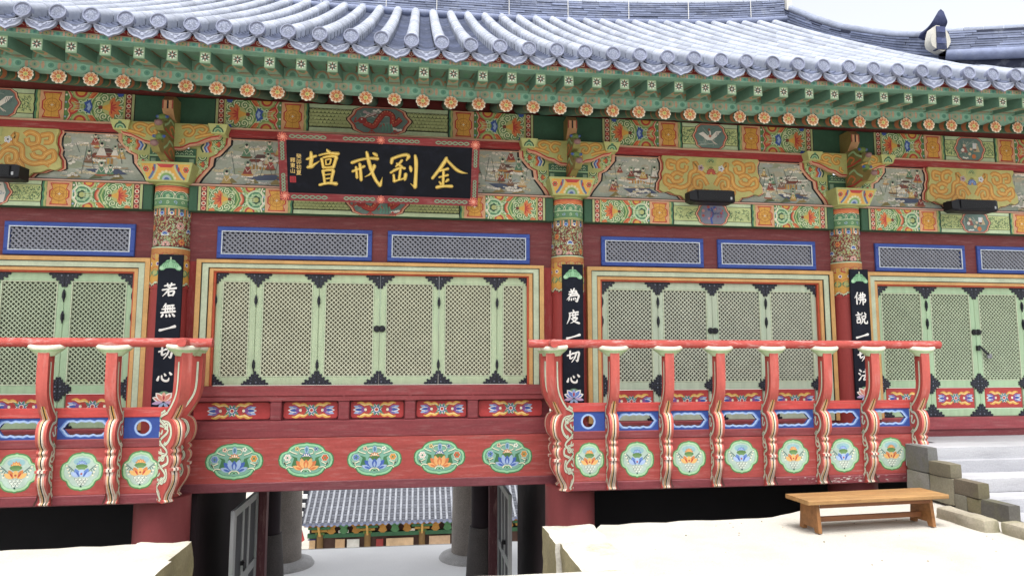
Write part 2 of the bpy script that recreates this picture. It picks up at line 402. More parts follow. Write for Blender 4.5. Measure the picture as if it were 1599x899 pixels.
def beam_end(a, h, upper):
    """1.29 m long end pattern, u = 0 at the column"""
    m = h/2
    a.rect(0, 1.29, 0, h, '#5f8f4e')
    for k in range(9):
        x = .36+.042*k; a.line([(x, 0), (x+.07, m*.5), (x+.10, m), (x+.07, m*1.5), (x, h)], .017, ('#c4d49a', '#3f6e44', '#aec478')[k % 3])
    swirl_flower(a, .325, m, h*.5, RED, '#7a3d30')
    for (y0, sg) in ((0, 1), (h, -1)):
        a.swirl(.18, y0+sg*h*.16, .035, 0, 1.3, .012, '#d3dfae', 10); a.swirl(.49, y0+sg*h*.2, .03, 2, 1.3, .011, '#d3dfae', 10)
    a.rect(0, .045, 0, h, '#aebb7c'); a.rect(0, .012, 0, h, BLK)
    a.rect(.045, .125, 0, h, DRD)
    nb = 5 if h < .37 else 6
    for k in range(nb):
        y = h*(k+.5)/nb
        a.disc(.085, y, h*.45/nb, CRM if k % 2 else PNK, 8); a.disc(.085, y, h*.3/nb, RED, 8)
    a.rect(.125, .15, 0, h, OLV)
    for (y0, sg) in ((0, 1), (h, -1)):
        half_rosette(a, .70, y0, h*.40, sg > 0, (GPL, '#7aa456', OLV, RED, YEL))
        a.poly([(.48, y0), (.56, y0), (.61, y0+sg*h*.22), (.54, y0+sg*h*.2)], ORG)
        a.poly([(.15, y0), (.24, y0), (.22, y0+sg*h*.12), (.17, y0+sg*h*.1)], BLU if upper else ORG)
        a.line([(.50, y0+sg*h*.02), (.57, y0+sg*h*.2)], .012, RED)
    if upper:
        a.poly([(.545, m), (.58, m+.10), (.66, m+.055), (.63, m), (.66, m-.055), (.58, m-.10)], BLU)
        a.poly([(.565, m), (.59, m+.06), (.62, m+.03), (.605, m), (.62, m-.03), (.59, m-.06)], LBL)
        for k, c in enumerate((RED, ORG, OLV)):
            a.disc(.84-.01*k, m, .13-.035*k, c, 12, a0=pi/2, a1=3*pi/2)
        for k in range(5): a.line([(.66, m+(k-2)*.016), (.78, m+(k-2)*.03)], .009, (GPL, OLV)[k % 2])
        for sg in (1, -1):
            a.line(bez([(.80, m), (.845, m+sg*.06), (.82, m+sg*.13), (.86, m+sg*h*.5)]), .03, RED)
            a.line(bez([(.81, m), (.855, m+sg*.06), (.83, m+sg*.13), (.87, m+sg*h*.5)]), .012, PNK)
    else:
        for k, c in enumerate((RED, ORG, PNK)): a.arc(.50, m, .115-.014*k, -.8, .8, .016, c)
        for k, c in enumerate((GPL, GMD, GLT, GDK, OLV)): a.disc(.78, m, .14-.026*k, c, 14)
        for k in range(5): a.line([(.64, m+(k-2)*.02), (.76, m+(k-2)*.012)], .008, (GPL, OLV)[k % 2])
        for k in range(6): t = k*pi/3; a.swirl(.78+.07*cos(t), m+.07*sin(t), .025, t, 1.0, .008, GPL, 8)
        for sg in (1, -1): a.line(bez([(.86, m), (.87, m+sg*.06), (.845, m+sg*.1), (.865, m+sg*h*.5)]), .016, CRM)
    for k in range(4):
        a.disc(.885, h*(k+.5)/4, .014, WHT if k % 2 else LBL, 6)
    # gilt block
    e = .92
    a.rect(.905, 1.215, 0, h, PNK)
    sh = [(e+.02, .02), (e+.05, .10*h/.35), (e+.012, .13*h/.35), (e+.012, h-.13*h/.35), (e+.05, h-.10*h/.35), (e+.02, h-.02),
          (e+.26, h-.02), (e+.23, h-.10*h/.35), (e+.268, h-.13*h/.35), (e+.268, .13*h/.35), (e+.23, .10*h/.35), (e+.26, .02)]
    a.rect(e-.012, e+.292, .004, h-.004, '#e0a878')
    a.poly(sh, RED); c0 = (e+.14, m)
    a.poly([(c0[0]+(x-c0[0])*.86, c0[1]+(y-c0[1])*.90) for x, y in sh], '#e2a52c')
    for r, w_ in ((.095, .008), (.05, .006)): a.arc(c0[0], m, r, 0, 2*pi, w_, '#b5701f', 16)
    a.arc(c0[0], m-.05, .06, 0, pi, .005, '#b5701f'); a.arc(c0[0], m+.05, .06, pi, 2*pi, .005, '#b5701f')
    a.line([(c0[0], m-h*.44), (c0[0], m+h*.44)], .005, '#b5701f'); a.line([(e+.03, m), (e+.25, m)], .005, '#b5701f')
    a.line([(c0[0]-.02, m), (c0[0]+.02, m)], .008, CRM); a.line([(c0[0], m-.02), (c0[0], m+.02)], .008, CRM)
    for sx in (-1, 1):
        for sy in (-1, 1): a.swirl(c0[0]+sx*.095, m+sy*(h*.5-.045), .02, 0, 1, .006, RED, 8)
    # closing bands with a wavy edge
    def wav(x): return bez([(x, 0), (x+.006, h*.2), (x-.006, h*.35), (x+.008, m), (x-.006, h*.65), (x+.006, h*.8), (x, h)], 3)
    a.line(wav(1.232), .03, OLV); a.line(wav(1.258), .024, GMD); a.line(wav(1.278), .014, BLK)
def lattice_field(a, x0, x1, h, style, rnd):
    a.rect(x0, x1, 0, h, GPL)
    a.rect(x0, x1, h*.16, h*.86, BLK); a.rect(x0+.004, x1-.004, h*.185, h*.84, '#c6d48c')
    a.clip = None
    y0, y1 = h*.2, h*.825
    if style == 0:                       # hexagon fretwork
        s = .055; nx = int((x1-x0)/s)+2; ny = 5
        for j in range(ny+1):
            for i in range(nx+1):
                x = x0+i*s+(j % 2)*s/2; y = y0+(y1-y0)*j/ny
                a.hold = True
                for t in (pi/2, pi*7/6, pi*11/6):
                    p = (min(max(x+s*.5*cos(t), x0+.006), x1-.006), min(max(y+s*.42*sin(t), y0), y1))
                    q = (min(max(x, x0+.006), x1-.006), min(max(y, y0), y1))
                    if abs(p[0]-q[0])+abs(p[1]-q[1]) > .01: a.line([q, p], .0105, '#33532f')
                if x0+.02 < x < x1-.02 and j < ny: a.disc(x, min(y+.022, y1-.006), .006, GPL, 5)
                a.hold = False
        a.up(); a.up()
    else:                                # broken scroll ground
        n = int((x1-x0)*(y1-y0)*(900 if style == 1 else 2200))
        sz = .03 if style == 1 else .017
        a.hold = True
        for k in range(n):
            x, y = rnd.uniform(x0+sz, x1-sz), rnd.uniform(y0+sz*.8, y1-sz*.8); t = rnd.choice((0, pi/3, 2*pi/3))+rnd.uniform(-.2, .2)
            dx, dy = sz*.8*cos(t), sz*.8*sin(t)
            a.line([(x-dx, y-dy), (x, y), (x+dx*.4-dy*.7, y+dy*.4+dx*.7)], .0065, (GDK, '#4c6b35', GMD)[k % 3])
            if k % 10 == 9: a.h += a.step
        a.hold = False; a.up()
def medallion(a, cx, h, hw, kind, rnd):
    m = h/2
    def sh(k): return [(cx+sx*x*k*hw, m+y*k*h) for sx, x, y in ((-1,.55,-.5),(-1,.8,-.36),(-1,.86,-.2),(-1,1,-.02),(-1,1,.04),(-1,.86,.2),(-1,.8,.36),(-1,.55,.5),
                                                     (1,.55,.5),(1,.8,.36),(1,.86,.2),(1,1,.04),(1,1,-.02),(1,.86,-.2),(1,.8,-.36),(1,.55,-.5))]
    def clipy(p): return [(x, min(max(y, .002), h-.002)) for x, y in p]
    a.poly(clipy(sh(1.06)), BLK); a.poly(clipy(sh(1.02)), PNK); a.poly(clipy(sh(.95)), RED); a.poly(clipy(sh(.9)), '#6d8a84')
    W = hw*.8; Hh = h*.42
    a.hold = False
    cl = ['#8fa39a', '#557a72', '#a9b3a4']
    for k in range(10): a.line(bez([(cx+rnd.uniform(-W, W*.4), m+rnd.uniform(-Hh, Hh)*.9) for _ in range(2)] , 3), .014, cl[k % 3])
    def cloud(x, y, s, c=WHT):
        for k in range(4): a.disc(x+(k-1.5)*s*.5, y+rnd.uniform(-.2, .2)*s, s*.34, c, 7, ry=s*.26)
    if kind == 'dragon':
        body = bez([(cx-.62*W, m-.1*h), (cx-.25*W, m-.22*h), (cx-.05*W, m+.02*h), (cx+.2*W, m+.28*h), (cx+.5*W, m+.2*h), (cx+.55*W, m-.12*h), (cx+.85*W, m+.1*h)], 6)
        cloud(cx-.4*W, m+.25*h, .09, '#c9aeb0'); cloud(cx-.1*W, m+.36*h, .06); cloud(cx+.7*W, m-.3*h, .07)
        a.line(body, .085, '#8d2f2a'); a.line(body, .06, '#c4473d')
        for i in range(2, len(body)-2, 2): a.disc(body[i][0], body[i][1]+.028, .012, '#e08a5a', 5)
        x, y = cx-.68*W, m-.02*h
        a.disc(x, y, .065, '#a83a3a', 9, ry=.05); a.line(bez([(x-.06, y), (x-.11, y-.03), (x-.09, y+.04)]), .02, '#c4473d')
        for k in range(4): a.line(bez([(x+.02, y+.03), (x+.08+.03*k, y+.09), (x+.16+.03*k, y+.06+.015*k)]), .012, (WHT, '#8d2f2a')[k % 2])
        a.disc(x-.01, y+.02, .012, WHT, 6)
        for (tx, ty) in ((-.3, -.34), (.15, -.1), (.62, -.32)):
            for k in (-1, 0, 1): a.line([(cx+tx*W, m+ty*h), (cx+tx*W+.05*k, m+ty*h-.055)], .013, '#c4473d')
        for k in range(4): a.line(bez([(cx+(.1+.12*k)*W, m-.1*h), (cx+(.15+.12*k)*W, m-.25*h), (cx+(.1+.14*k)*W, m-.4*h)]), .016, TEA)
    elif kind == 'crane':
        a.poly([(cx-.1*W, m), (cx-.5*W, m+.18*h), (cx-.85*W, m+.1*h), (cx-.5*W, m-.02*h), (cx-.2*W, m-.16*h)], WHT)
        a.poly([(cx+.05*W, m), (cx+.45*W, m+.22*h), (cx+.85*W, m+.24*h), (cx+.5*W, m+.02*h), (cx+.1*W, m-.15*h)], WHT)
        for k in range(4): a.line([(cx+(.5+.1*k)*W, m+.2*h), (cx+(.42+.1*k)*W, m+.02*h)], .006, '#5a6470')
        a.disc(cx-.02*W, m-.04*h, .06, WHT, 10, ry=.045); a.line(bez([(cx, m), (cx+.02*W, m+.15*h), (cx-.06*W, m+.26*h)]), .022, WHT)
        a.disc(cx-.06*W, m+.27*h, .022, '#b05a42', 7); a.disc(cx, m+.02*h, .025, '#c9826a', 7)
        for k in (-1, 1): a.line([(cx+.1*W, m-.14*h), (cx+(.45+.06*k)*W, m-.3*h)], .01, '#d9cfc0')
        cloud(cx-.5*W, m-.3*h, .05, '#9bb0a8')
    elif kind == 'tree':
        a.poly([(cx+x*W, m+y*h) for x, y in ((-.8,-.4),(.8,-.4),(.9,0),(.7,.4),(-.7,.4),(-.9,0))], '#7d7f96')
        tr = bez([(cx-.05*W, m-.44*h), (cx-.12*W, m-.2*h), (cx+.02*W, m), (cx-.1*W, m+.3*h)]); a.line(tr, .03, BLU)
        for k in range(18): a.disc(cx+rnd.uniform(-.75, .75)*W, m+rnd.uniform(-.2, .36)*h, rnd.uniform(.012, .03), rnd.choice(('#b5544e', '#c98a8a', BLU, '#8a5a7a')), 6)
        for k in range(6): a.line([(cx+rnd.uniform(-.1, .1)*W, m+rnd.uniform(-.1, .1)*h), (cx+rnd.uniform(-.7, .7)*W, m+rnd.uniform(-.1, .3)*h)], .01, '#4a4f7a')
    elif kind == 'figures':
        for k, (x, y, c, d) in enumerate(((-.45, -.05, '#a3635a', WHT), (.1, -.2, '#5f7f7a', '#d9c39a'), (.55, 0, '#c9b28a', '#7d5a52'))):
            px, py = cx+x*W, m+y*h
            a.poly([(px-.06, py-.1*h), (px+.06, py-.1*h), (px+.03, py+.14*h), (px-.03, py+.14*h)], c); a.disc(px, py+.2*h, .025, '#e3c7a8', 7); a.disc(px-.03, py, .03, d, 7)
        a.rect(cx+.25*W, cx+.55*W, m+.02*h, m+.26*h, '#dfe3e6'); a.disc(cx+.3*W, m-.3*h, .04, ORG, 7); cloud(cx-.4*W, m-.36*h, .05)
    else:
        a.poly([(cx+x*W, m+y*h) for x, y in ((-.8,-.4),(.8,-.4),(.9,0),(.7,.4),(-.7,.4),(-.9,0))], '#dcd6cc')
        for k in range(9): a.lotus(cx+rnd.uniform(-.65, .65)*W, m+rnd.uniform(-.35, .3)*h, rnd.uniform(.04, .07), rnd.choice(('#d98a6a', '#b85a4a', '#6b8a9a')), WHT, n=3)
        for k in range(6): a.line(bez([(cx+rnd.uniform(-.7, .7)*W, m-.3*h), (cx+rnd.uniform(-.7, .7)*W, m), (cx+rnd.uniform(-.7, .7)*W, m+.3*h)]), .012, '#5f8a72')
def beam_art(x0, x1, z0, h, Y, upper, kind, style, seed, hw):
    """whole beam face from column to column: mirrored end patterns, fretwork and a medallion"""
    rnd = random.Random(seed); a = Art(front(Y)); L = x1-x0
    a.clip = (x0, x1, z0, z0+h)
    a.push(x0, z0); beam_end(a, h, upper); a.pop()
    h0 = a.h; a.h = .0012
    a.push(x1, z0, -1, 1); beam_end(a, h, upper); a.pop()
    a.h = max(a.h, h0)
    a.push(x0, z0)
    for (p, q) in ((1.285, L/2-hw*.6), (L/2+hw*.6, L-1.285)):
        a.h = .002; a.clip = None; lattice_field(a, p, q, h, style, rnd)
    a.clip = (x0, x1, z0, z0+h)
    a.h += .001; medallion(a, L/2, h, hw, kind, rnd); a.pop()
    return a
# ================================================================ columns
def col_map(cx, r, cy=0):
    return lambda u, v, h: (cx+(r+h)*sin(u/r), cy-(r+h)*cos(u/r), v)
BAYS = [(-7.91, -3.38), (-3.38, 2.23), (2.23, 6.76), (6.76, 11.29)]
def column(cx, seed):
    r = .232; rnd = random.Random(seed)
    c = MB(); c.lathe(cx, 0, [(.262, .3), (.252, 1.6), (r, 3.3), (r, 4.3)], 32, '#aa3c38'); o = c.build('column', 'column', hall)
    a = Art(col_map(cx, r)); W = r*1.75
    def band(z0, z1, col, n=16):
        a.up()
        for k in range(n):
            u0, u1 = -W+2*W*k/n, -W+2*W*(k+1)/n; a.raw([(u0, z0), (u1, z0), (u1, z1), (u0, z1)], col)
    # brocade ground
    band(3.40, 3.93, '#7c3a30')
    cols = (GPL, '#8fae7a', OLV, '#c8a06a', GLT)
    a.hold = True
    for k in range(620):
        u, v = rnd.uniform(-W*.98, W*.98), rnd.uniform(3.42, 3.84); t = rnd.uniform(0, 6.28); s = .017
        a.line([(u, v), (u+s*cos(t), v+s*sin(t)), (u+s*cos(t)+s*cos(t+1.3), v+s*sin(t)+s*sin(t+1.3)), (u+s*cos(t)+s*.2*cos(t+2.6), v+s*sin(t)+s*1.2*sin(t+2.4))], .0075, cols[k % 5])
        if k % 25 == 24: a.h += a.step
    for k in range(60): a.disc(rnd.uniform(-W*.98, W*.98), rnd.uniform(3.42, 3.84), .008, (RED, '#b23a34')[k % 2], 5)
    a.hold = False; a.up()
    fl = [(.0, 3.60, 'b'), (.16, 3.72, 'w'), (.19, 3.5, 'o'), (-.19, 3.46, 'w'), (-.23, 3.68, 'o'), (-.02, 3.44, 'w'), (.30, 3.62, 'b'), (-.33, 3.56, 'b')]
    for (u, v, k) in fl:
        u += rnd.uniform(-.02, .02); v += rnd.uniform(-.03, .03)
        if k == 'b': a.lotus(u, v-.012, .055, WHT, LBL, None, n=7, spread=1.7); a.lotus(u, v-.008, .042, '#3f6fb0', BLU, n=5)
        elif k == 'w': a.flower(u, v, .05, 8, RED, '#d9c0a8', '#2c5540', edge=WHT)
        else: a.flower(u, v, .045, 6, ORG, YEL, RED, edge='#b23a34')
    # pendant band
    band(3.845, 3.93, '#6b7f5a')
    for k in range(7):
        u = -W*.9+2*W*.9*k/6
        a.rect(u-.03, u-.012, 3.84, 3.935, ORG); a.rect(u+.012, u+.03, 3.84, 3.935, PNK)
        a.disc(u+.058, 3.865, .03, (LBL, CRM)[k % 2], 8); a.disc(u+.058, 3.87, .018, BLU, 8); a.rect(u+.04, u+.076, 3.9, 3.93, '#33506b')
    band(3.925, 3.95, GDK); band(3.935, 3.945, OLV)
    # upper drapery
    band(3.95, 4.29, GMD)
    band(4.17, 4.245, ORG); band(4.222, 4.235, RED); band(4.245, 4.262, GDK); band(4.255, 4.29, OLV)
    for k in range(5):
        u = -W*.84+2*W*.84*k/4
        for j, (cc, rr) in enumerate(((CRM, .105), (GDK, .094), (GLT, .085), (GMD, .068))): a.disc(u, 4.07, rr, cc, 12, ry=rr*1.05, a0=0, a1=pi)
        a.flower(u, 4.1, .032, 5, GPL, GMD, OLV)
    band(3.95, 4.075, '#5f8f5f'); band(4.066, 4.078, GPL); band(3.95, 3.966, OLV)
    for k in range(9):
        u = -W*.9+2*W*.9*k/8; a.swirl(u, 4.02, .026, k, 1.1, .008, (GPL, LBL)[k % 2], 9)
    # yellow lower drapery with a wavy hem
    band(2.86, 3.40, YEL); band(3.385, 3.402, GPL); band(3.402, 3.412, BLK)
    band(3.3, 3.385, '#c9853c')
    for k in range(7):
        u = -W*.92+2*W*.92*k/6
        a.disc(u, 3.27, .075, RED, 10, ry=.05); a.disc(u, 3.275, .06, '#caa45a', 10, ry=.036)
        a.disc(u+.04, 3.17, .028, WHT, 7); a.disc(u+.04, 3.17, .018, '#6b4a8a', 7); a.disc(u, 3.05, .06, GMD, 9, ry=.05); a.disc(u, 3.05, .04, OLV, 9, ry=.032)
        a.line(bez([(u-.06, 3.1), (u, 3.13), (u+.06, 3.1)]), .014, ORG)
    hem = [(-W+2*W*k/28, 2.90+.022*sin(k*1.35)) for k in range(29)]
    for i in range(28): a.raw([(hem[i][0], 2.84), (hem[i+1][0], 2.84), hem[i+1], hem[i]], '#b03a36')
    a.up(); a.line(hem, .03, GPL); a.line([(x, y-.018) for x, y in hem], .012, BLK); a.line([(x, y+.02) for x, y in hem], .012, ORG)
    a.build('painted_drapery', 'paint', o)
for i, cx in enumerate(COLX): column(cx, 20+i)
# ================================================================ tie beams, purlin beams, murals
LOWZ, LOWH, UPZ, UPH = 3.925, .355, 5.125, .42
KL = ['flowers', 'dragon', 'tree', 'figures']; KU = ['crane', 'dragon', 'crane', 'figures']
for i, (xa, xb) in enumerate(BAYS):
    x0, x1 = xa+.235, xb-.235
    c = MB(); c.bbox(x0, x1, -.14, .14, LOWZ, LOWZ+LOWH, '#356044'); o = c.build('tie_beam', 'paint', hall)
    g = .115
    beam_art(x0+g, x1-g, LOWZ+.006, LOWH-.012, -.14, False, KL[i], (0 if i == 1 else 1 if i == 2 else 2), 40+i, .43 if i == 1 else .27).build('painted_pattern', 'paint', o)
    gu = .44
    c = MB(); c.bbox(xa+.002, xb-.002, -.13, .13, UPZ, UPZ+UPH, '#356048'); o = c.build('purlin_beam', 'paint', hall)
    beam_art(xa+.235+gu-.15, xb-.235-gu+.15, UPZ+.006, UPH-.012, -.13, True, KU[i], (0 if i == 1 else 1 if i == 0 else 2), 50+i, .45 if i == 1 else .28).build('painted_pattern', 'paint', o)
    # red rail with a pale lip under the purlin beam
    c = MB(); c.bbox(x0, x1, -.155, .1, 5.005, 5.098, '#a52f30', .008); c.box(x0, x1, -.17, .1, 5.099, 5.122, '#d8a888'); c.build('red_rail', 'board', hall)
    c = MB(); c.box(x0, x1, -.165, .1, 4.281, 4.303, '#cfa08a'); c.box(x0, x1, -.13, .1, 4.304, 4.318, '#2a2320'); c.build('ledge_rail', 'board', hall)
# murals
def mural(xa, xb, hw, seed):
    """plaster panel with painted clouds, pavilions and figures; stepped brackets at the ends, carved board in the middle"""
    rnd = random.Random(seed); Y = -.06; z0, z1 = 4.318, 5.005; cx = (xa+xb)/2
    c = MB(); c.box(xa+.2, xb-.2, Y, .06, z0-.02, z1+.0, '#a9b0a0'); o = c.build('mural_wall', 'paint', hall)
    a = Art(front(Y), .001, 1.2e-5); xs = xa+.5, xb-.5
    a.clip = (xa+.35, xb-.35, z0, z1)
    for k in range(90):
        x, y = rnd.uniform(*xs), rnd.uniform(z0, z1)
        a.disc(x, y, rnd.uniform(.05, .16), rnd.choice(('#9aa596', '#b2b6a6', '#a6afaa', '#b0ab94', '#9ba488')), 8, ry=rnd.uniform(.025, .06))
    for side in (0, 1):
        p, q = (xa+.55, cx-hw) if side == 0 else (cx+hw, xb-.55)
        X = lambda t: p+(q-p)*t
        # lake, hills, pavilion
        a.poly([(X(.35), 4.48), (X(.8), 4.5), (X(.95), 4.42), (X(.5), 4.4)], '#4d5872'); a.line([(X(.3), 4.52), (X(.6), 4.49), (X(.95), 4.51)], .012, '#a9875a')
        for k in range(6): a.rect(X(.45)+k*.045, X(.45)+k*.045+.03, 4.56, 4.64, ('#c79b3d', '#a97a34')[k % 2])
        a.poly([(X(.38), 4.64), (X(.85), 4.66), (X(.78), 4.72), (X(.46), 4.71)], '#7d4438'); a.poly([(X(.5), 4.72), (X(.74), 4.73), (X(.68), 4.78), (X(.55), 4.78)], '#5c4440')
        for k in range(3): a.poly([(X(.1+.3*k), 4.34), (X(.3+.3*k), 4.36), (X(.22+.3*k), 4.43)], rnd.choice(('#8b7d46', '#69724e', '#a08a52')))
        for k in range(52):
            x, y = X(rnd.uniform(.02, .98)), rnd.uniform(4.35, 4.98); s = rnd.uniform(.02, .062); n0 = rnd.randint(3, 5)
            for j in range(n0): a.disc(x+(j-1.5)*s*.75, y+rnd.uniform(-.25, .25)*s, s*.5, ('#ded6c4', '#c9c4b4', '#e9e2d2', '#d3c49a')[k % 4], 8, ry=s*.34)
            for j in range(2): a.arc(x+(j-.5)*s*.8, y, s*.3, 0, 4.2, .006, '#8d8a88', 6)
        for k in range(9):
            x, y = X(rnd.uniform(.08, .92)), rnd.uniform(4.38, 4.9); s = rnd.uniform(.95, 1.5)
            a.disc(x, y-.035*s, .06*s, rnd.choice(('#c28a3c', '#7a5a3a', '#b06a48')), 9, ry=.016*s)
            rc = rnd.choice(('#93413a', '#c8a85a', '#8a6a5a', '#d6d0c4', '#5f8a6a', '#a84a40', '#c9b48a'))
            a.poly([(x-.045*s, y-.03*s), (x+.045*s, y-.03*s), (x+.016*s, y+.05*s), (x-.016*s, y+.05*s)], rc)
            a.disc(x, y+.075*s, .034*s, '#8fa38a', 9); a.disc(x, y+.068*s, .018*s, '#ead7bd', 7); a.disc(x, y+.084*s, .014*s, '#2a2a30', 6)
            a.line([(x-.02*s, y+.03*s), (x, y-.01*s), (x+.025*s, y+.02*s)], .008, '#e8dcc8')
        for k in range(10): a.line([(X(rnd.uniform(0, 1)), rnd.uniform(4.34, 4.95)) for _ in range(2)] if False else bez([(X(.1*k), 4.4+rnd.uniform(0, .5)), (X(.1*k+.06), 4.42+rnd.uniform(0, .5))], 2), .008, '#5b6a66')
    for z in (z0+.008, z1-.010): a.line([(xa+.36, z), (xb-.36, z)], .02, BLK)
    a.line([(xa+.36, z1-.024), (xb-.36, z1-.024)], .012, PNK)
    a.build('mural_painting', 'paint', o)
    # stepped brackets at both ends, slightly proud boards with a pink and black edge
    for sg, ex in ((1, xa), (-1, xb)):
        P = lambda pts: [(ex+sg*x, z) for x, z in pts]
        fill = [(.2, 4.318), (.285, 4.318), (.33, 4.40), (.47, 4.585), (.485, 4.70), (.56, 4.735), (.695, 4.90), (.70, 5.003), (.2, 5.003)]
        edge = [(x+.045 if x > .2 else x, z) for x, z in fill]
        c = MB(); c.prism(P([(x+.028 if x > .2 else x, z) for x, z in edge]), 'y', Y-.008, Y-.001, BLK); c.prism(P(edge), 'y', Y-.016, Y-.0085, PNK)
        c.prism(P(fill), 'y', Y-.024, Y-.0165, RED); c.prism(P([(x-.018 if x > .2 else x, z) for x, z in fill]), 'y', Y-.05, Y-.0245, OLV)
        bo = c.build('stepped_bracket', 'paint', o, recalc=True)
        for (x, z, r_) in ((.585, 4.885, .085), (.385, 4.59, .08)):
            a = Art(front(Y-.05)); a.push(ex, 0, sg, 1)
            for k, cc in enumerate((ORG, '#c0452f', LBL, BLU, '#d8cf9c', GDK)):
                q = x-.085-.022*k; a.line(bez([(q, z-.12), (q-.03, z-.05), (q+.0, z), (q-.03, z+.05), (q, z+.11)], 3), .024, cc)
            a.disc(x, z, r_, '#5c8f4c', 14)
            for k in range(8):
                t = k*2*pi/8+.3; a.swirl(x+r_*.72*cos(t), z+r_*.72*sin(t), r_*.3, t, 1.2, .011, '#cfdca4', 9)
            for k in range(3): a.petal(x-.02, z, (k-1)*.75, .062, .032, RED); a.petal(x-.015, z, (k-1)*.75, .04, .014, ORG)
            a.disc(x-.025, z, .018, YEL, 7)
            for k, cc in enumerate((GDK, '#cfdca4', '#5c8f4c', OLV)): a.disc(x+.0, z+.105, .06-.014*k, cc, 8, a0=pi, a1=2*pi)
            a.swirl(x-.02, z-.115, .03, 1, 1.2, .011, '#cfdca4', 9)
            a.pop(); a.build('bracket_painting', 'paint', bo)
    # carved and painted centre board
    half = [(0, 5.003), (hw-.01, 5.003), (hw, 4.97), (hw-.03, 4.90), (hw-.03, 4.80), (hw+.0, 4.73), (hw-.01, 4.66), (hw+.04, 4.58), (hw+.05, 4.47), (hw-.02, 4.43), (hw-.10, 4.445), (hw-.20, 4.40), (hw-.30, 4.385), (hw-.36, 4.318), (0, 4.318)]
    full = lambda d, e: [(cx+max(x+d, 0), z) for x, z in half[1:-1]]+[(cx-max(x+d, 0), z) for x, z in half[1:-1]][::-1]
    c = MB(); c.prism(full(.05, 0), 'y', Y-.01, Y-.002, BLK); c.prism(full(.032, 0), 'y', Y-.02, Y-.0105, PNK); c.prism(full(.01, 0), 'y', Y-.028, Y-.0205, RED)
    c.prism(full(-.008, 0), 'y', Y-.07, Y-.0285, '#c4be6c'); bo = c.build('carved_board', 'paint', o, recalc=True)
    a = Art(front(Y-.07)); GO, GD = '#dd9f35', '#c0792a'
    k = hw/.79
    for sg in (1, -1):
        a.push(cx, 4.66, sg*k, 1)
        strokes = [[(.06, -.1), (.14, .02), (.26, .0), (.27, -.12), (.19, -.15), (.17, -.08), (.21, -.06)],
                   [(.1, .05), (.2, .12), (.33, .08), (.36, -.08), (.48, -.15), (.62, -.13), (.7, -.17)],
                   [(.22, .2), (.26, .25), (.25, .14), (.3, .1)], [(.36, .24), (.42, .28), (.52, .24), (.52, .13), (.42, .12), (.39, .2)],
                   [(.45, .04), (.55, .08), (.63, .02), (.6, -.06), (.5, -.05), (.47, .0)], [(.56, .24), (.68, .26), (.68, .16), (.6, .15)],
                   [(.3, -.12), (.36, -.2), (.3, -.26), (.22, -.24)], [(.08, -.16), (.1, -.26), (.2, -.29)], [(.62, -.02), (.72, .03), (.74, -.08), (.66, -.13)]]
        for sp in strokes:
            q = bez(sp, 5); a.line(q, .076, GD); a.line(q, .056, GO); a.line(q, .008, '#edc469')
        a.pop()
    a.poly([(cx-.1, 5.0), (cx+.1, 5.0), (cx+.08, 4.87), (cx-.08, 4.87)], OLV); a.arc(cx, 4.92, .05, 0, pi, .012, GMD); a.arc(cx, 4.92, .028, 0, pi, .012, GDK)
    blue = seed % 2
    a.lotus(cx, 4.75, .085, (BLU, '#b03a36')[blue], (LBL, '#d96a50')[blue], YEL, n=7, spread=1.6); a.disc(cx, 4.84, .035, '#8a8a4a', 8, ry=.016)
    for sg in (1, -1): a.flower(cx+sg*.165, 4.83, .05, 5, (WHT, '#c98a7a')[sg < 0], LBL, '#3a3f58', edge='#dfe0e4')
    a.build('board_painting', 'paint', bo)
for i, (xa, xb) in enumerate(BAYS): mural(xa, xb, 1.25 if i == 1 else .8, 61+i)
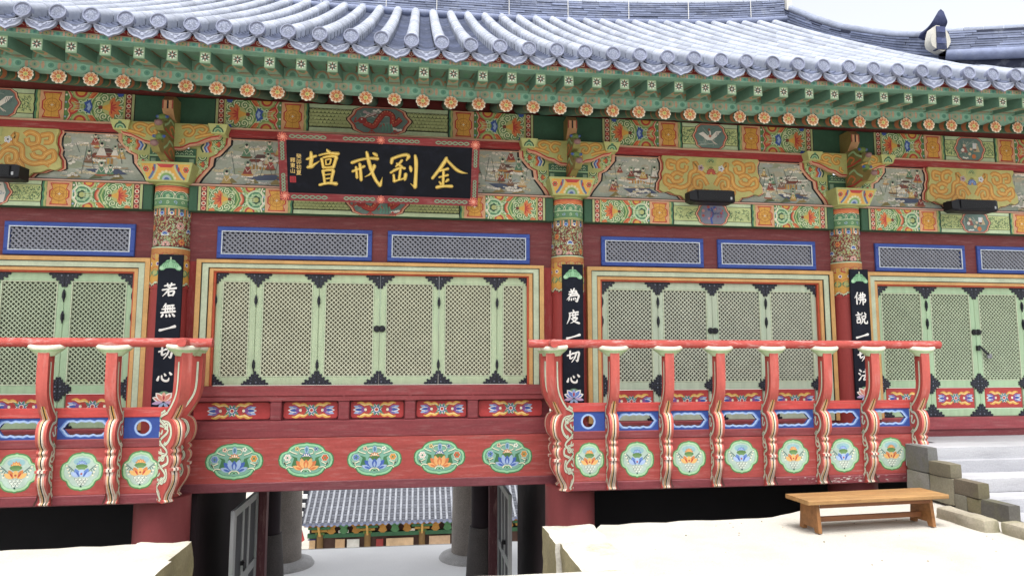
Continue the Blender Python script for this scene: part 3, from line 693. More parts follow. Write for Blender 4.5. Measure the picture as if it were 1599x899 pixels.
# ================================================================ bracket sets on the columns
def bracket(cx, seed):
    # bearing block
    c = MB(); t, b_ = .345, .27; z0, z1 = 4.285, 4.535; zz = 4.36
    def ringx(hw, z): return [(cx-hw, -hw*1.12, z), (cx+hw, -hw*1.12, z), (cx+hw, hw*1.12, z), (cx-hw, hw*1.12, z)]
    v = ringx(b_, z0)+ringx(t, z1-.012)+ringx(t, z1)
    c.add(v, [(3, 2, 1, 0)]+[(k*4+i, k*4+(i+1) % 4, (k+1)*4+(i+1) % 4, (k+1)*4+i) for k in range(2) for i in range(4)]+[(8, 9, 10, 11)], OLV)
    o = c.build('bearing_block', 'paint', hall)
    def mp(u, v_, h):
        f = (v_-z0)/(z1-.012-z0); return (cx+u, -(b_+(t-b_)*f)*1.12-h, v_)
    a = Art(mp); W0, W1 = b_*.9, t*.9
    a.poly([(-W0, z0+.02), (W0, z0+.02), (W1, z1-.03), (-W1, z1-.03)], YEL)
    for k, cc in enumerate(('#b9c48a', '#7aa456', '#9fb2c4', '#4a66a0')): a.disc(0, z0+.02, .115-.027*k, cc, 12, a0=0, a1=pi)
    for k in range(7): a.disc(.108*cos(pi*(k+.5)/7), z0+.02+.108*sin(pi*(k+.5)/7), .018, '#d8cf9c', 7)
    for sg in (1, -1):
        a.line(bez([(sg*.14, z1-.035), (sg*.15, z1-.10), (sg*.2, z0+.06), (sg*.23, z0+.03)], 3), .03, '#54709c'); a.line(bez([(sg*.11, z1-.035), (sg*.12, z1-.10), (sg*.17, z0+.06), (sg*.2, z0+.03)], 3), .016, '#b7c296')
        a.flower(sg*.255, z1-.1, .045, 6, RED, ORG, GDK, edge=GPL); a.petal(sg*.16, z1-.06, -pi/2, .07, .03, '#b03a36')
    a.poly([(-.12, z1-.03), (.12, z1-.03), (.07, z1-.075), (-.07, z1-.075)], RED)
    a.build('block_painting', 'paint', o)
    # winged scroll board over the block
    half = [(.66, 5.03), (.62, 4.975), (.52, 4.955), (.44, 4.92), (.34, 4.87), (.24, 4.85), (.16, 4.80), (.12, 4.79)]
    pts = [(cx+x, z) for x, z in half]+[(cx-x, z) for x, z in half[::-1]]
    top = [(cx-.66, 5.118), (cx+.66, 5.118)]
    c = MB(); c.prism(top+[(x, z-.0) for x, z in pts], 'y', -.26, -.16, '#b9bb6a')
    c.prism(top+[(cx+(x-cx)*1.0, z-.018) for x, z in pts], 'y', -.245, -.17, RED); c.prism(top+[(x, z-.035) for x, z in pts], 'y', -.235, -.175, PNK)
    o2 = c.build('scroll_arm', 'paint', hall, recalc=True)
    for sg in (1, -1):
        a = Art(front(-.26)); a.push(cx, 5.0, sg, 1)
        for sp in ([(.14, .06), (.24, .08), (.3, .02), (.25, -.05), (.19, -.03), (.22, .01)], [(.3, .06), (.4, .09), (.47, .05), (.42, -.01), (.36, .02)], [(.32, -.08), (.4, -.05), (.48, -.03), (.56, .0), (.6, .06)], [(.16, -.1), (.17, -.15), (.12, -.18)]):
            q = bez(sp, 5); a.line(q, .052, '#c0792a'); a.line(q, .034, YEL); a.line(q, .008, '#edc469')
        a.pop(); a.build('arm_painting', 'paint', o2)
    for sg in (1, -1):
        c = MB(); x = cx+sg*.63
        c.add([(x-.09, -.30, 4.985), (x+.09, -.30, 4.985), (x+.09, -.12, 4.985), (x-.09, -.12, 4.985), (x-.13, -.33, 5.112), (x+.13, -.33, 5.112), (x+.13, -.1, 5.112), (x-.13, -.1, 5.112)],
              [(3,2,1,0), (4,5,6,7), (0,1,5,4), (1,2,6,5), (2,3,7,6), (3,0,4,7)], '#c2c878')
        bo = c.build('small_block', 'paint', o2)
        a = Art(lambda u, v_, h: (u, -.30-.03*(v_-4.985)/.127-h-.001, v_))
        for k, cc in enumerate((GDK, GLT, GMD, OLV)): a.disc(x, 5.0, .075-.018*k, cc, 10, a0=0, a1=pi)
        a.disc(x, 5.08, .025, GMD, 7, ry=.014); a.build('block_painting', 'paint', bo)
    # fretwork board between block and arm
    c = MB(); c.box(cx-.30, cx+.30, -.14, -.07, 4.54, 4.80, '#3c6b4e'); o3 = c.build('fret_board', 'paint', hall)
    a = Art(front(-.14)); rnd = random.Random(seed)
    a.rect(cx-.30, cx+.30, 4.675, 4.70, GLT); a.rect(cx-.30, cx+.30, 4.665, 4.676, BLK)
    lattice = [(x, z) for x in range(-4, 5) for z in (0, 1)]
    for (x, z) in lattice:
        px, pz = cx+x*.06, 4.725+z*.04
        a.hold = True; a.line([(px-.022, pz-.012), (px, pz+.012), (px+.022, pz-.012)], .009, GPL); a.hold = False
    for sg in (1, -1):
        a.poly([(cx+sg*.22, 4.56), (cx+sg*.28, 4.56), (cx+sg*.28, 4.65), (cx+sg*.22, 4.65)], '#8fae8a')
    a.build('fret_painting', 'paint', o3)
    # carved projecting heads: two tiers of curling beast heads, extruded in the direction of the eaves
    def prof(z, L, s):
        return [(-.2, z), (-.2-L*.35, z+.0*s), (-.2-L*.62, z+.05*s), (-.2-L*.85, z+.03*s), (-.2-L, z+.09*s), (-.2-L*1.02, z+.16*s), (-.2-L*.9, z+.2*s), (-.2-L*.8, z+.165*s), (-.2-L*.66, z+.22*s), (-.2-L*.72, z+.29*s), (-.2-L*.55, z+.33*s), (-.2-L*.3, z+.31*s), (-.2, z+.34*s)]
    for (z, L, s, cc) in ((4.54, .60, .95, '#8f7c3e'), (4.86, .50, .85, '#7d7c40')):
        c = MB(); c.prism(prof(z, L, s), 'x', cx-.05, cx+.05, cc, side='#8f8844'); o4 = c.build('carved_head', 'paint', hall, recalc=True)
        ytip = -.2-L
        for (dx, r, col, dz, dy) in ((0, .048, '#8d6a66', .13*s, ytip-.0), (.0, .052, '#6f8a40', .27*s, ytip+.28*L)):
            c = MB(); n = 8
            v = [(cx+dx+r*1.15*cos(p)*sin(q), dy+r*sin(p)*sin(q), z+dz+r*.9*cos(q)) for q in [pi*j/6 for j in range(7)] for p in [2*pi*i/n for i in range(n)]]
            c.add(v, [(j*n+i, j*n+(i+1) % n, (j+1)*n+(i+1) % n, (j+1)*n+i) for j in range(6) for i in range(n)], col, True)
            c.build('snout' if dz < .2*s else 'brow', 'paint', o4, recalc=True)
        c = MB()
        for sg in (1, -1):
            c.cyl((cx+sg*.05, ytip+.24*L, z+.27*s), (cx+sg*.066, ytip+.22*L, z+.27*s), .024, .02, 10, '#5f7a90'); c.cyl((cx+sg*.066, ytip+.22*L, z+.27*s), (cx+sg*.072, ytip+.21*L, z+.27*s), .018, .016, 8, BLU)
        c.build('eye', 'paint', o4)
        # striped belly and side scrolls
        a = Art(lambda u, v_, h: (cx+u, -.2-L*.36*v_-.012*v_, z-.001-h))
        for (u0, u1, col) in ((-.048, -.03, RED), (-.03, -.006, PNK), (-.006, .006, BLK), (.006, .03, CRM), (.03, .048, ORG)): a.rect(u0, u1, 0, 1, col)
        a.build('belly_stripes', 'paint', o4)
        for sg in (1, -1):
            a = Art(lambda u, v_, h: (cx+sg*(.05+h), u, v_))
            for sp, col in (([(-.24, z+.12*s), (-.34, z+.2*s), (-.44, z+.13*s), (-.36, z+.08*s)], ORG), ([(-.3, z+.25*s), (-.42, z+.28*s), (-.5, z+.2*s), (-.62, z+.12*s)], GLT), ([(-.22, z+.04), (-.4, z+.04), (-.6, z+.08*s)], RED)):
                a.line(bez(sp, 4), .03, col)
            a.build('side_scroll', 'paint', o4)
    # upper tongue with a black slit between pink cheeks, carrying the eave purlin
    c = MB(); c.prism([(-.13, 5.12), (-.32, 5.14), (-.42, 5.26), (-.42, 5.38), (-.34, 5.46), (-.13, 5.46)], 'x', cx-.07, cx+.07, '#8f7c3e', side='#b98a58')
    o5 = c.build('tongue_block', 'paint', hall, recalc=True)
    a = Art(front(-.42)); [a.rect(cx+u0, cx+u1, 5.262, 5.378, cc) for u0, u1, cc in ((-.068, -.052, '#a8423a'), (-.052, -.012, '#d9a072'), (-.012, .012, BLK), (.012, .052, '#d9a072'), (.052, .068, '#a8423a'))]; a.build('tongue_painting', 'paint', o5)
for i, cx in enumerate(COLX[:4]): bracket(cx, 80+i)
# ================================================================ wall between the columns, transoms, doors
DOORX = [[-7.35, -6.476, -5.602, -4.728, -3.854], [-2.775, -2.235, -1.379, -.525, .32, 1.172, 1.655], [2.765, 3.643, 4.521, 5.399, 6.275], [7.30, 8.176, 9.052, 9.928, 10.80]]
FRX = [(-7.64, -3.612), (-3.012, 1.852), (2.513, 6.49), (7.06, 11.03)]
TRX = [[(-7.38, -5.75), (-5.5, -3.852)], [(-2.777, -.652), (-.43, 1.656)], [(2.753, 4.38), (4.612, 6.25)], [(7.286, 8.9), (9.124, 10.74)]]
TZ = (3.288, 3.738)
def lattice_bars(x0, x1, z0, z1, per, wd, Y, dep, c, both=(1, -1), dy=.004):
    """diagonal bars clipped to a rectangle, one direction a little in front of the other"""
    b = MB(); w_, h = x1-x0, z1-z0
    for di, s in enumerate(both):
        k = -h; yy = Y-di*dy; hw = wd*.7071
        t = 0
        n = int((w_+h)/per)+1; off = ((w_+h)-(n-1)*per)/2
        for i in range(n):
            cst = -h+off+i*per            # line: x - s*z = const (s = +-1), measured along x at z0 or z1
            # parametrise by z: x = cst + z (s=1) ; x = cst + (h - z) (s=-1)
            za, zb = max(0, -cst), min(h, w_-cst)
            if zb-za < per*.25: continue
            P = []
            for z in (za, zb): P.append((cst+z, z if s > 0 else h-z))
            (ax, az), (bx, bz) = P; sz = 1 if bz > az else -1
            ox, oz = .7071*wd/2*1.0, -.7071*wd/2*sz
            v = []
            for y in (yy, yy+dep): 
                for (px, pz, q) in ((ax, az, 1), (bx, bz, 1), (bx, bz, -1), (ax, az, -1)): v.append((x0+min(max(px+ox*q, 0), w_), y, z0+min(max(pz+oz*q, 0), h)))
            f = [(0, 1, 2, 3), (0, 4, 5, 1), (2, 6, 7, 3)]
            if sz > 0: pass
            else: f = [q[::-1] for q in f]
            b.add(v, f, c)
    return b
def frame_rect(b, x0, x1, z0, z1, t, y0, y1, c, bev=.008):
    b.bbox(x0, x1, y0, y1, z1-t, z1, c, bev); b.bbox(x0, x1, y0, y1, z0, z0+t, c, bev)
    b.bbox(x0, x0+t, y0+.001, y1, z0+t+.0005, z1-t-.0005, c, bev); b.bbox(x1-t, x1, y0+.001, y1, z0+t+.0005, z1-t-.0005, c, bev)
    return b
def hinge_shape(s):
    """scalloped corner plate: outline of a stepped cloud, corner at the origin, arms along +x and +z"""
    arm = [(0, 0), (.175, 0), (.19, .018), (.175, .035), (.155, .03), (.145, .045), (.155, .06), (.14, .075), (.12, .065), (.105, .06), (.095, .075), (.105, .09), (.09, .105), (.075, .095), (.062, .10), (.06, .115), (.07, .13), (.055, .145), (.042, .135), (.033, .15), (.036, .168), (.018, .185), (0, .17)]
    return [(x*s, z*s) for x, z in arm]
HM = {}
def hinge_mesh(sx, sz, s=1.2):
    k = (sx, sz, s)
    if k not in HM:
        b = MB(); p = [(x*sx, z*sz) for x, z in hinge_shape(s)]; b.prism(p, 'y', -.012, .0, '#1a1e2c')
        b.cyl((sx*.035*s, -.018, sz*.035*s), (sx*.035*s, -.012, sz*.035*s), .010, .012, 8, '#6d7686')
        for (x, z) in ((.085, .028), (.028, .085), (.125, .02), (.02, .125)): b.cyl((sx*x*s, -.016, sz*z*s), (sx*x*s, -.012, sz*z*s), .005, .006, 6, '#59627a')
        HM[k] = b.mesh('hinge_plate', 'iron', True)
    return HM[k]
def spear_mesh():
    if 'sp' not in HM:
        b = MB(); p = [(0, -.085), (.008, -.05), (.02, -.02), (.02, .03), (.012, .06), (.004, .085), (-.004, .085), (-.012, .06), (-.02, .03), (-.02, -.02), (-.008, -.05)]
        b.prism(p, 'y', -.02, 0, '#1a1e2c'); b.cyl((0, -.024, -.03), (0, -.024, .045), .012, .012, 8, '#20242f'); HM['sp'] = b.mesh('spear_hinge', 'iron', True)
    return HM['sp']
def kick_flower(a, cx, cz, s):
    """panel rosette: two yellow cloud pairs, blue buds at the ends, jewelled centre"""
    a.push(cx, cz, s, s)
    for sx in (1, -1):
        for sy in (1, -1):
            a.line(bez([(sx*.04, sy*.045), (sx*.09, sy*.075), (sx*.14, sy*.06), (sx*.19, sy*.085), (sx*.24, sy*.08)], 5), .038, '#e8b23c', taper=2.6)
            a.line(bez([(sx*.06, sy*.05), (sx*.1, sy*.065), (sx*.14, sy*.055), (sx*.2, sy*.075)], 4), .008, '#f6e2a0')
            a.line(bez([(sx*.03, sy*.02), (sx*.08, sy*.04), (sx*.13, sy*.03)], 4), .022, GMD); a.petal(sx*.05, sy*.012, math.atan2(sy*.4, sx), .1, .035, RED)
            a.petal(sx*.15, 0, math.atan2(sy*.35, sx), .14, .045, LBL); a.petal(sx*.15, 0, math.atan2(sy*.7, sx), .1, .04, '#7a6fb0')
        a.petal(sx*.13, 0, 0 if sx > 0 else pi, .16, .055, WHT); a.petal(sx*.14, 0, 0 if sx > 0 else pi, .13, .04, BLU); a.disc(sx*.165, 0, .03, '#8a4a92', 8); a.disc(sx*.135, 0, .018, CRM, 7)
    for k in range(8): t = k*pi/4+pi/8; a.petal(0, 0, t, .078, .042, (WHT, LBL)[k % 2])
    for k in range(8): t = k*pi/4+pi/8; a.petal(.02*cos(t), .02*sin(t), t, .06, .022, GMD)
    a.disc(0, 0, .042, '#4a66a8', 8); a.disc(0, 0, .03, CRM, 8); a.disc(0, 0, .02, '#c23a45', 8)
    a.pop()
LG, LGL = '#b7c79a', '#c2cda8'
def door_leaf(x0, x1, z0, z1, kick, tone, seed, knob=0):
    """folding lattice leaf; kick = has a painted bottom panel"""
    rnd = random.Random(seed); st = .085; Y = .03
    g = ('#b9cda4', '#a9c89e', '#bccbb0')[tone]
    lz = 1.545 if kick else z0+.115; lt = z1-.115
    x0 += .002; x1 -= .002
    b = MB()
    b.bbox(x0, x0+st, Y, Y+.05, z0, z1, g, .006); b.bbox(x1-st, x1, Y, Y+.05, z0, z1, g, .006)
    b.bbox(x0+st, x1-st, Y+.001, Y+.05, lt, z1, g, .006); b.bbox(x0+st, x1-st, Y+.001, Y+.05, lz-.115, lz, g, .006)
    if kick: b.bbox(x0+st, x1-st, Y+.001, Y+.05, z0, z0+.12, g, .006)
    # inner bead
    f = (x0+st, x1-st, lz, lt); bd = .012
    for (p, q, r_, s_) in ((f[0], f[1], f[2], f[2]+bd), (f[0], f[1], f[3]-bd, f[3]), (f[0], f[0]+bd, f[2]+bd, f[3]-bd), (f[1]-bd, f[1], f[2]+bd, f[3]-bd)):
        b.box(p, q, Y-.003, Y+.03, r_, s_, '#ccd6b6')
    o = b.build('door_leaf', 'green_wood', hall)
    lattice_bars(f[0]+bd, f[1]-bd, f[2]+bd, f[3]-bd, .0640, .0150, Y+.012, .018, ('#d6d8ba', '#bccbaa', '#ced4be')[tone]).build('lattice', 'lattice', o)
    p = MB(); p.box(x0+.02, x1-.02, Y+.042, Y+.047, lz-.01, lt+.01, ('#8a8874', '#727a68', '#6e7066')[tone]); p.build('paper_screen', 'paper', o)
    if kick:
        b = MB(); b.bbox(x0+st+.006, x1-st-.006, Y+.012, Y+.045, z0+.127, lz-.122, '#bf3a37', .012); k = b.build('kick_panel', 'paint', o)
        a = Art(front(Y+.012)); kick_flower(a, (x0+x1)/2, (z0+.12+lz-.115)/2, min(1.12, (x1-x0)*1.28)); a.build('rosette', 'paint', k)
    for sx in (1, -1):
        for sz in (1, -1):
            h = obj('hinge_plate', hinge_mesh(sx, sz, 1.08 if x1-x0 > .6 else .85), o); h.location = (x0 if sx > 0 else x1, Y-.001, z0 if sz > 0 else z1)
            if kick:
                h = obj('hinge_plate', hinge_mesh(sx, sz, .88), o); h.location = (x0 if sx > 0 else x1, Y-.001, lz-.05 if sz > 0 else lz-.052)
    if knob:
        b = MB(); kx = x1-.035 if knob > 0 else x0+.035; b.cyl((kx, Y-.03, 2.32), (kx, Y, 2.32), .042, .05, 14, '#15171c'); b.cyl((kx, Y-.045, 2.32), (kx, Y-.03, 2.32), .016, .022, 10, '#20232c'); b.build('door_knob', 'iron', o)
    return o
for i, (xa, xb) in enumerate(BAYS):
    f0, f1 = FRX[i]; mid = i == 1
    # timber wall: upper strip with openings for the transoms, side strips
    zb = 1.525 if mid else .95
    c = MB(); W = WALLR
    (a0, a1), (b0, b1) = TRX[i]
    for (p, q, r_, s_) in ((xa+.2, xb-.2, TZ[1]-.01, LOWZ+.01), (xa+.2, xb-.2, 3.245, TZ[0]+.01), (xa+.2, a0+.01, TZ[0]+.01, TZ[1]-.01), (a1-.01, b0+.01, TZ[0]+.01, TZ[1]-.01), (b1-.01, xb-.2, TZ[0]+.01, TZ[1]-.01)):
        c.box(p, q, .0, .1, r_, s_, W)
    c.build('transom_wall', 'maroon', hall)
    for (p, q) in ((xa+.2, f0+.02), (f1-.02, xb-.2)):
        c = MB(); c.box(p, q, .005, .1, zb-.1, 3.245, '#a83a37'); c.build('side_board', 'post', hall)
    for (p, q) in TRX[i]:
        c = MB(); t = .072; frame_rect(c, p, q, TZ[0], TZ[1], t, -.035, .08, '#3452a6', .008)
        frame_rect(c, p+t-.014, q-t+.014, TZ[0]+t-.014, TZ[1]-t+.014, .016, -.0375, -.02, '#c9d2dc', .002)
        o = c.build('transom_window', 'paint', hall)
        lattice_bars(p+t, q-t, TZ[0]+t, TZ[1]-t, .072, .030, .0, .022, '#8d909c', dy=.012).build('lattice', 'lattice', o)
        c = MB(); c.box(p+.03, q-.03, .06, .07, TZ[0]+.03, TZ[1]-.03, '#6f727c'); c.build('paper_screen', 'paper', o)
    # moulded door surround: stripes stepped in depth
    zt = 3.262
    bands = [(.0, .062, '#d9a65a', -.10), (.062, .072, '#2a2620', -.085), (.072, .150, '#c3cfae', -.075), (.150, .160, '#2a2620', -.062), (.160, .212, '#dda55c', -.05), (.212, .238, '#c9502c', -.02)]
    iz = 3.09 if mid else 3.055
    for k, (d0, d1, col, y) in enumerate(bands):
        c = MB(); sc_ = (zt-iz)/.238
        z_o, z_i = zt-d0*sc_, zt-d1*sc_
        c.prism([(f0+d0, z_o), (f1-d0, z_o), (f1-d1, z_i), (f0+d1, z_i)], 'y', y, .06, col)
        c.prism([(f0+d0, zb), (f0+d0, z_o), (f0+d1, z_i), (f0+d1, zb)], 'y', y, .06, col)
        c.prism([(f1-d1, zb), (f1-d1, z_i), (f1-d0, z_o), (f1-d0, zb)], 'y', y, .06, col)
        c.build('door_surround', 'paint', hall, recalc=True)
    xs = DOORX[i]
    for k in range(len(xs)-1):
        n = len(xs)-1
        tone = 0 if mid else (2 if i == 2 else 1)
        door_leaf(xs[k], xs[k+1], 1.53 if mid else .972, iz, not mid, tone, i*10+k, 1 if k == n//2-1 and i != 0 else (-1 if k == n//2 and i != 0 else 0))
    for k, x in enumerate(xs):
        if k == len(xs)//2: continue
        for z in ((2.70, 1.80) if mid else (2.74, 2.45)):
            if mid and k in (0, len(xs)-1) and z < 2: continue
            h = obj('spear_hinge', spear_mesh(), hall); h.location = (x, .028, z)
# padlock hanging on the right-hand doors
c = MB(); c.box(9.03, 9.075, -.012, .026, 2.02, 2.1, '#1d1f26'); c.tube([(9.06, -.01, 2.1), (9.10, -.012, 2.06), (9.16, -.014, 2.0), (9.22, -.012, 1.95)], .016, 8, '#2a2c33'); c.box(9.19, 9.27, -.02, .0, 1.9, 1.97, '#8a8d92')
tag(c.build('padlock', 'iron'), 'black padlock hanging on the pale green doors at right', 'padlock')
# ---------------------------------------------------------------- sills below the doors
for i, (xa, xb) in enumerate(BAYS):
    if i == 1: continue
    c = MB(); c.bbox(xa+.23, xb-.23, -.06, .1, .775, .968, '#9a3f46', .01); c.build('door_sill', 'maroon', hall)
    c = MB(); c.box(xa+.23, xb-.23, -.04, .1, .3, .774, '#7a3338'); c.build('base_board', 'maroon', hall)
# middle bay: plinth of beams with five recessed painted panels above the big red floor beam
x0, x1 = -2.99, 1.84
c = MB(); c.bbox(x0-.1, x1+.1, -.16, .1, 1.385, 1.523, '#93393d', .008); c.build('upper_sill_beam', 'maroon', hall)
c = MB(); c.bbox(x0-.1, x1+.1, -.2, .1, .83, 1.055, '#8a363c', .01); c.build('lower_sill_beam', 'maroon', hall)
cxs = [-2.335, -1.435, -.525, .38, 1.24]
c = MB(); c.box(x0-.1, x1+.1, -.04, .1, 1.056, 1.384, '#7c2f34'); c.build('recess_board', 'maroon', hall)
ms = [x0-.1]+[(cxs[k]+cxs[k+1])/2 for k in range(4)]+[x1+.1]
c = MB(); c.bbox(x0-.1, x1+.1, -.15, .0, 1.318, 1.384, '#93393d', .006); c.build('sill_moulding', 'maroon', hall)
for k, x in enumerate(ms[1:-1]):
    c = MB(); c.bbox(x-.075, x+.075, -.152, .0, 1.056, 1.317, '#8a363c', .012); c.prism([(x-.085, 1.318), (x+.085, 1.318), (x, 1.395)], 'y', -.162, -.1, '#93393d'); c.build('sill_mullion', 'maroon', hall)
for k, x in enumerate(cxs):
    l, r_ = ms[k]+(.09 if k else .12), ms[k+1]-(.09 if k < 4 else .12)
    p = .025; z0, z1 = 1.075, 1.30
    c = MB(); c.prism([(l+p, z0), (r_-p, z0), (r_, z0+p), (r_, z1-p), (r_-p, z1), (l+p, z1), (l, z1-p), (l, z0+p)], 'y', -.065, -.035, '#bb3635'); o = c.build('recess_panel', 'paint', hall, recalc=True)
    a = Art(front(-.065)); kick_flower(a, (l+r_)/2+.012*sin(k*2.3), 1.188, 1.12-.03*(k % 2)); a.build('rosette', 'paint', o)
def quatrefoil(w_, h, k=1.0, n=7, lobes=((0, 1), (1, 0)), pinch=.72):
    """outline with four scalloped lobes"""
    pts = []
    for i in range(48):
        t = 2*pi*i/48; r = 1-.13*abs(cos(2*t))**6*0-.16*(abs(sin(2*t))**1.5)
        q = 1+.05*cos(4*t)
        pts.append((w_*k*cos(t)*r*q, h*k*sin(t)*r*q))
    return pts
def quat(w_, h):
    """four rounded lobes with a little point on each, wider than tall or square"""
    P = []
    seg = [((1, 0), 0)]
    for qd in range(4):
        sx = (1, -1, -1, 1)[qd]; sy = (1, 1, -1, -1)[qd]
        arc = [(1.0, .0), (.985, .06), (.97, .22), (.9, .38), (.79, .46), (.70, .5), (.66, .58), (.60, .72), (.46, .86), (.28, .93), (.1, .95), (.03, .985)]
        A = [(sx*x*w_, sy*y*h) for x, y in arc]
        P += A if qd in (0, 2) else A[::-1]
    out = []
    for p in P:
        if not out or math.hypot(p[0]-out[-1][0], p[1]-out[-1][1]) > .002: out.append(p)
    return out
def medallion_wide(a, cx, cz, blue):
    S = lambda k: [(cx+x*k, cz+z*k) for x, z in quat(.37, .245)]
    a.poly(S(1.0), '#3f7a48'); a.poly([(cx+x, cz+z) for x, z in quat(.352, .228)], '#8fcf9a'); a.poly([(cx+x, cz+z) for x, z in quat(.325, .2)], '#5f9a80'); 
    a.poly([(cx+x, cz+z) for x, z in quat(.31, .188)], '#79b39a')
    c1, c2 = (('#3f63b8', '#dd7a3a'), ('#dd7a3a', '#3f63b8'))[0 if blue else 1]
    l1 = (LBL, '#f0b060')[0 if blue else 1]
    for sg in (1, -1):
        a.poly([(cx+sg*.13, cz-.13), (cx+sg*.19, cz-.08), (cx+sg*.16, cz+.02), (cx+sg*.2, cz+.06), (cx+sg*.12, cz+.03), (cx+sg*.1, cz-.1)], '#3f7a4a')
        a.flower(cx+sg*.245, cz+.03, .05, 6, (WHT, ORG, '#4a7ac0', YEL)[(blue*2+(sg > 0)) % 4], (PNK, RED, LBL, ORG)[(blue*2+(sg > 0)) % 4], GMD, edge='#e0e4d4')
        a.flower(cx+sg*.125, cz+.15, .034, 5, (YEL, BLU, '#e9a08a', WHT)[(blue*2+(sg > 0)) % 4], CRM, GDK)
        for sp in ([(.04, .08), (.09, .1), (.08, .15), (.03, .16)], [(.2, -.02), (.27, -.05), (.29, -.02), (.25, -.08)], [(.12, .08), (.18, .1), (.22, .12)], [(.17, -.1), (.23, -.09), (.26, -.12)]):
            a.line(bez([(cx+sg*x, cz+z) for x, z in sp], 4), .012, CRM)
            a.line(bez([(cx+sg*x, cz+z-.012) for x, z in sp], 4), .006, '#2f6a4a')
    a.disc(cx, cz+.14, .03, LBL, 8, ry=.05); a.disc(cx, cz+.14, .018, '#4a86a0', 8, ry=.034)
    a.lotus(cx, cz+.035, .07, c2, CRM, None, n=5, spread=1.3); a.disc(cx, cz+.02, .085, '#4d7a3a', 10, ry=.03)
    for sg in (1, -1):
        a.petal(cx+sg*.03, cz-.12, pi/2-sg*.75, .15, .07, c1); a.petal(cx+sg*.03, cz-.12, pi/2-sg*.25, .15, .07, l1); a.petal(cx+sg*.05, cz-.13, pi/2-sg*1.2, .13, .06, l1); a.petal(cx+sg*.05, cz-.13, pi/2-sg*1.2, .09, .03, c1)
    a.petal(cx, cz-.12, pi/2, .13, .07, c1); a.petal(cx, cz-.11, pi/2, .08, .03, l1)
    for k, cc in enumerate((CRM, GMD, '#8fcf9a', GDK)): a.disc(cx, cz-.16, .07-.017*k, cc, 9, ry=.045-.01*k, a0=0, a1=pi)
c = MB(); c.bbox(x0-.1, x1+.2, -.2, .1, .14, .828, BOARD, .006); o = c.build('floor_beam', 'board', hall)
c = MB(); c.bbox(x0-.1, x1+.2, -.215, .1, .128, .25, '#7a3a42', .01); c.build('beam_skirt', 'maroon', hall)
for k, x in enumerate((-2.385, -1.46, -.54, .352, 1.295)):
    rj = random.Random(k+5); a = Art(front(-.2)); a.push(x+rj.uniform(-.012, .012), .53+rj.uniform(-.006, .006), rj.uniform(.97, 1.03), rj.uniform(.97, 1.02), rj.uniform(-.015, .015)); medallion_wide(a, 0, 0, k % 2 == 0); a.build('lotus_medallion', 'paint', o)
# ================================================================ balconies
BY = -.75
def medallion_small(a, cx, cz, w_, blue):
    S = lambda d: [(cx+x, cz+z) for x, z in quat(w_-d, .245-d)]
    a.poly(S(0), '#4f8a4c'); a.poly(S(.018), '#a7d4a0'); a.poly(S(.045), '#8fb5a0'); a.poly(S(.052), '#b4cdbd'); 
    a.disc(cx, cz+.12, .10, '#8fbfc4', 10, ry=.05)
    c1, l1 = (('#5f86cc', '#a9c3ea') if blue else ('#dc8434', '#f0b860'))
    for sg in (1, -1):
        for k in range(4):
            t = .2+k*.32; a.line(bez([(cx+sg*.07, cz-.01), (cx+sg*(.11+.012*k), cz+.02+.015*k), (cx+sg*(.13+.02*k), cz-.05+.045*k)], 3), .009, '#5f7a72')
            a.disc(cx+sg*(.13+.014*k), cz-.05+.04*k, .012, CRM, 6)
        a.petal(cx+sg*.02, cz-.07, pi/2-sg*.5, .12, .06, c1); a.petal(cx+sg*.035, cz-.07, pi/2-sg*.95, .11, .055, l1); a.petal(cx+sg*.03, cz-.055, pi/2-sg*.5, .06, .02, RED if not blue else BLU)
    a.petal(cx, cz-.07, pi/2, .11, .06, l1); a.disc(cx, cz-.03, .014, '#b0503a', 6)
    a.lotus(cx, cz+.075, .065, c1, l1, None, n=5, spread=1.2); a.disc(cx, cz+.06, .07, '#5f8a4a', 10, ry=.03); a.rect(cx-.04, cx+.04, cz+.025, cz+.055, '#6f9a5a')
    for r_ in (0, 1, 2):
        for k in range(4-r_):
            x = cx+(k-(3-r_)/2)*.042; z = cz-.09-.03*r_
            a.disc(x, z, .02, '#dfe8d8', 8); a.arc(x, z, .013, .3, 4.6, .006, '#4f6a5c', 7)
    a.disc(cx, cz-.18, .012, GDK, 6)
def prof_front():
    """front contour of a balustrade post: (outward, height) from the rail cap down to the foot"""
    return bez([(.30, 1.97), (.30, 1.75), (.292, 1.55), (.262, 1.40), (.20, 1.27), (.135, 1.17)], 4)+bez([(.135, 1.168), (.195, 1.13), (.23, 1.05), (.232, .96), (.205, .87), (.155, .815)], 4)+bez([(.155, .812), (.18, .79), (.18, .765), (.155, .74)], 3)+bez([(.155, .738), (.185, .70), (.185, .64), (.155, .585)], 3)+[(.155, .58), (.19, .575), (.19, .545), (.155, .54)]+bez([(.155, .538), (.172, .48), (.162, .40), (.115, .31), (.07, .24), (.055, .19)], 4)+bez([(.05, .188), (.075, .172), (.08, .155), (.05, .14)], 3)
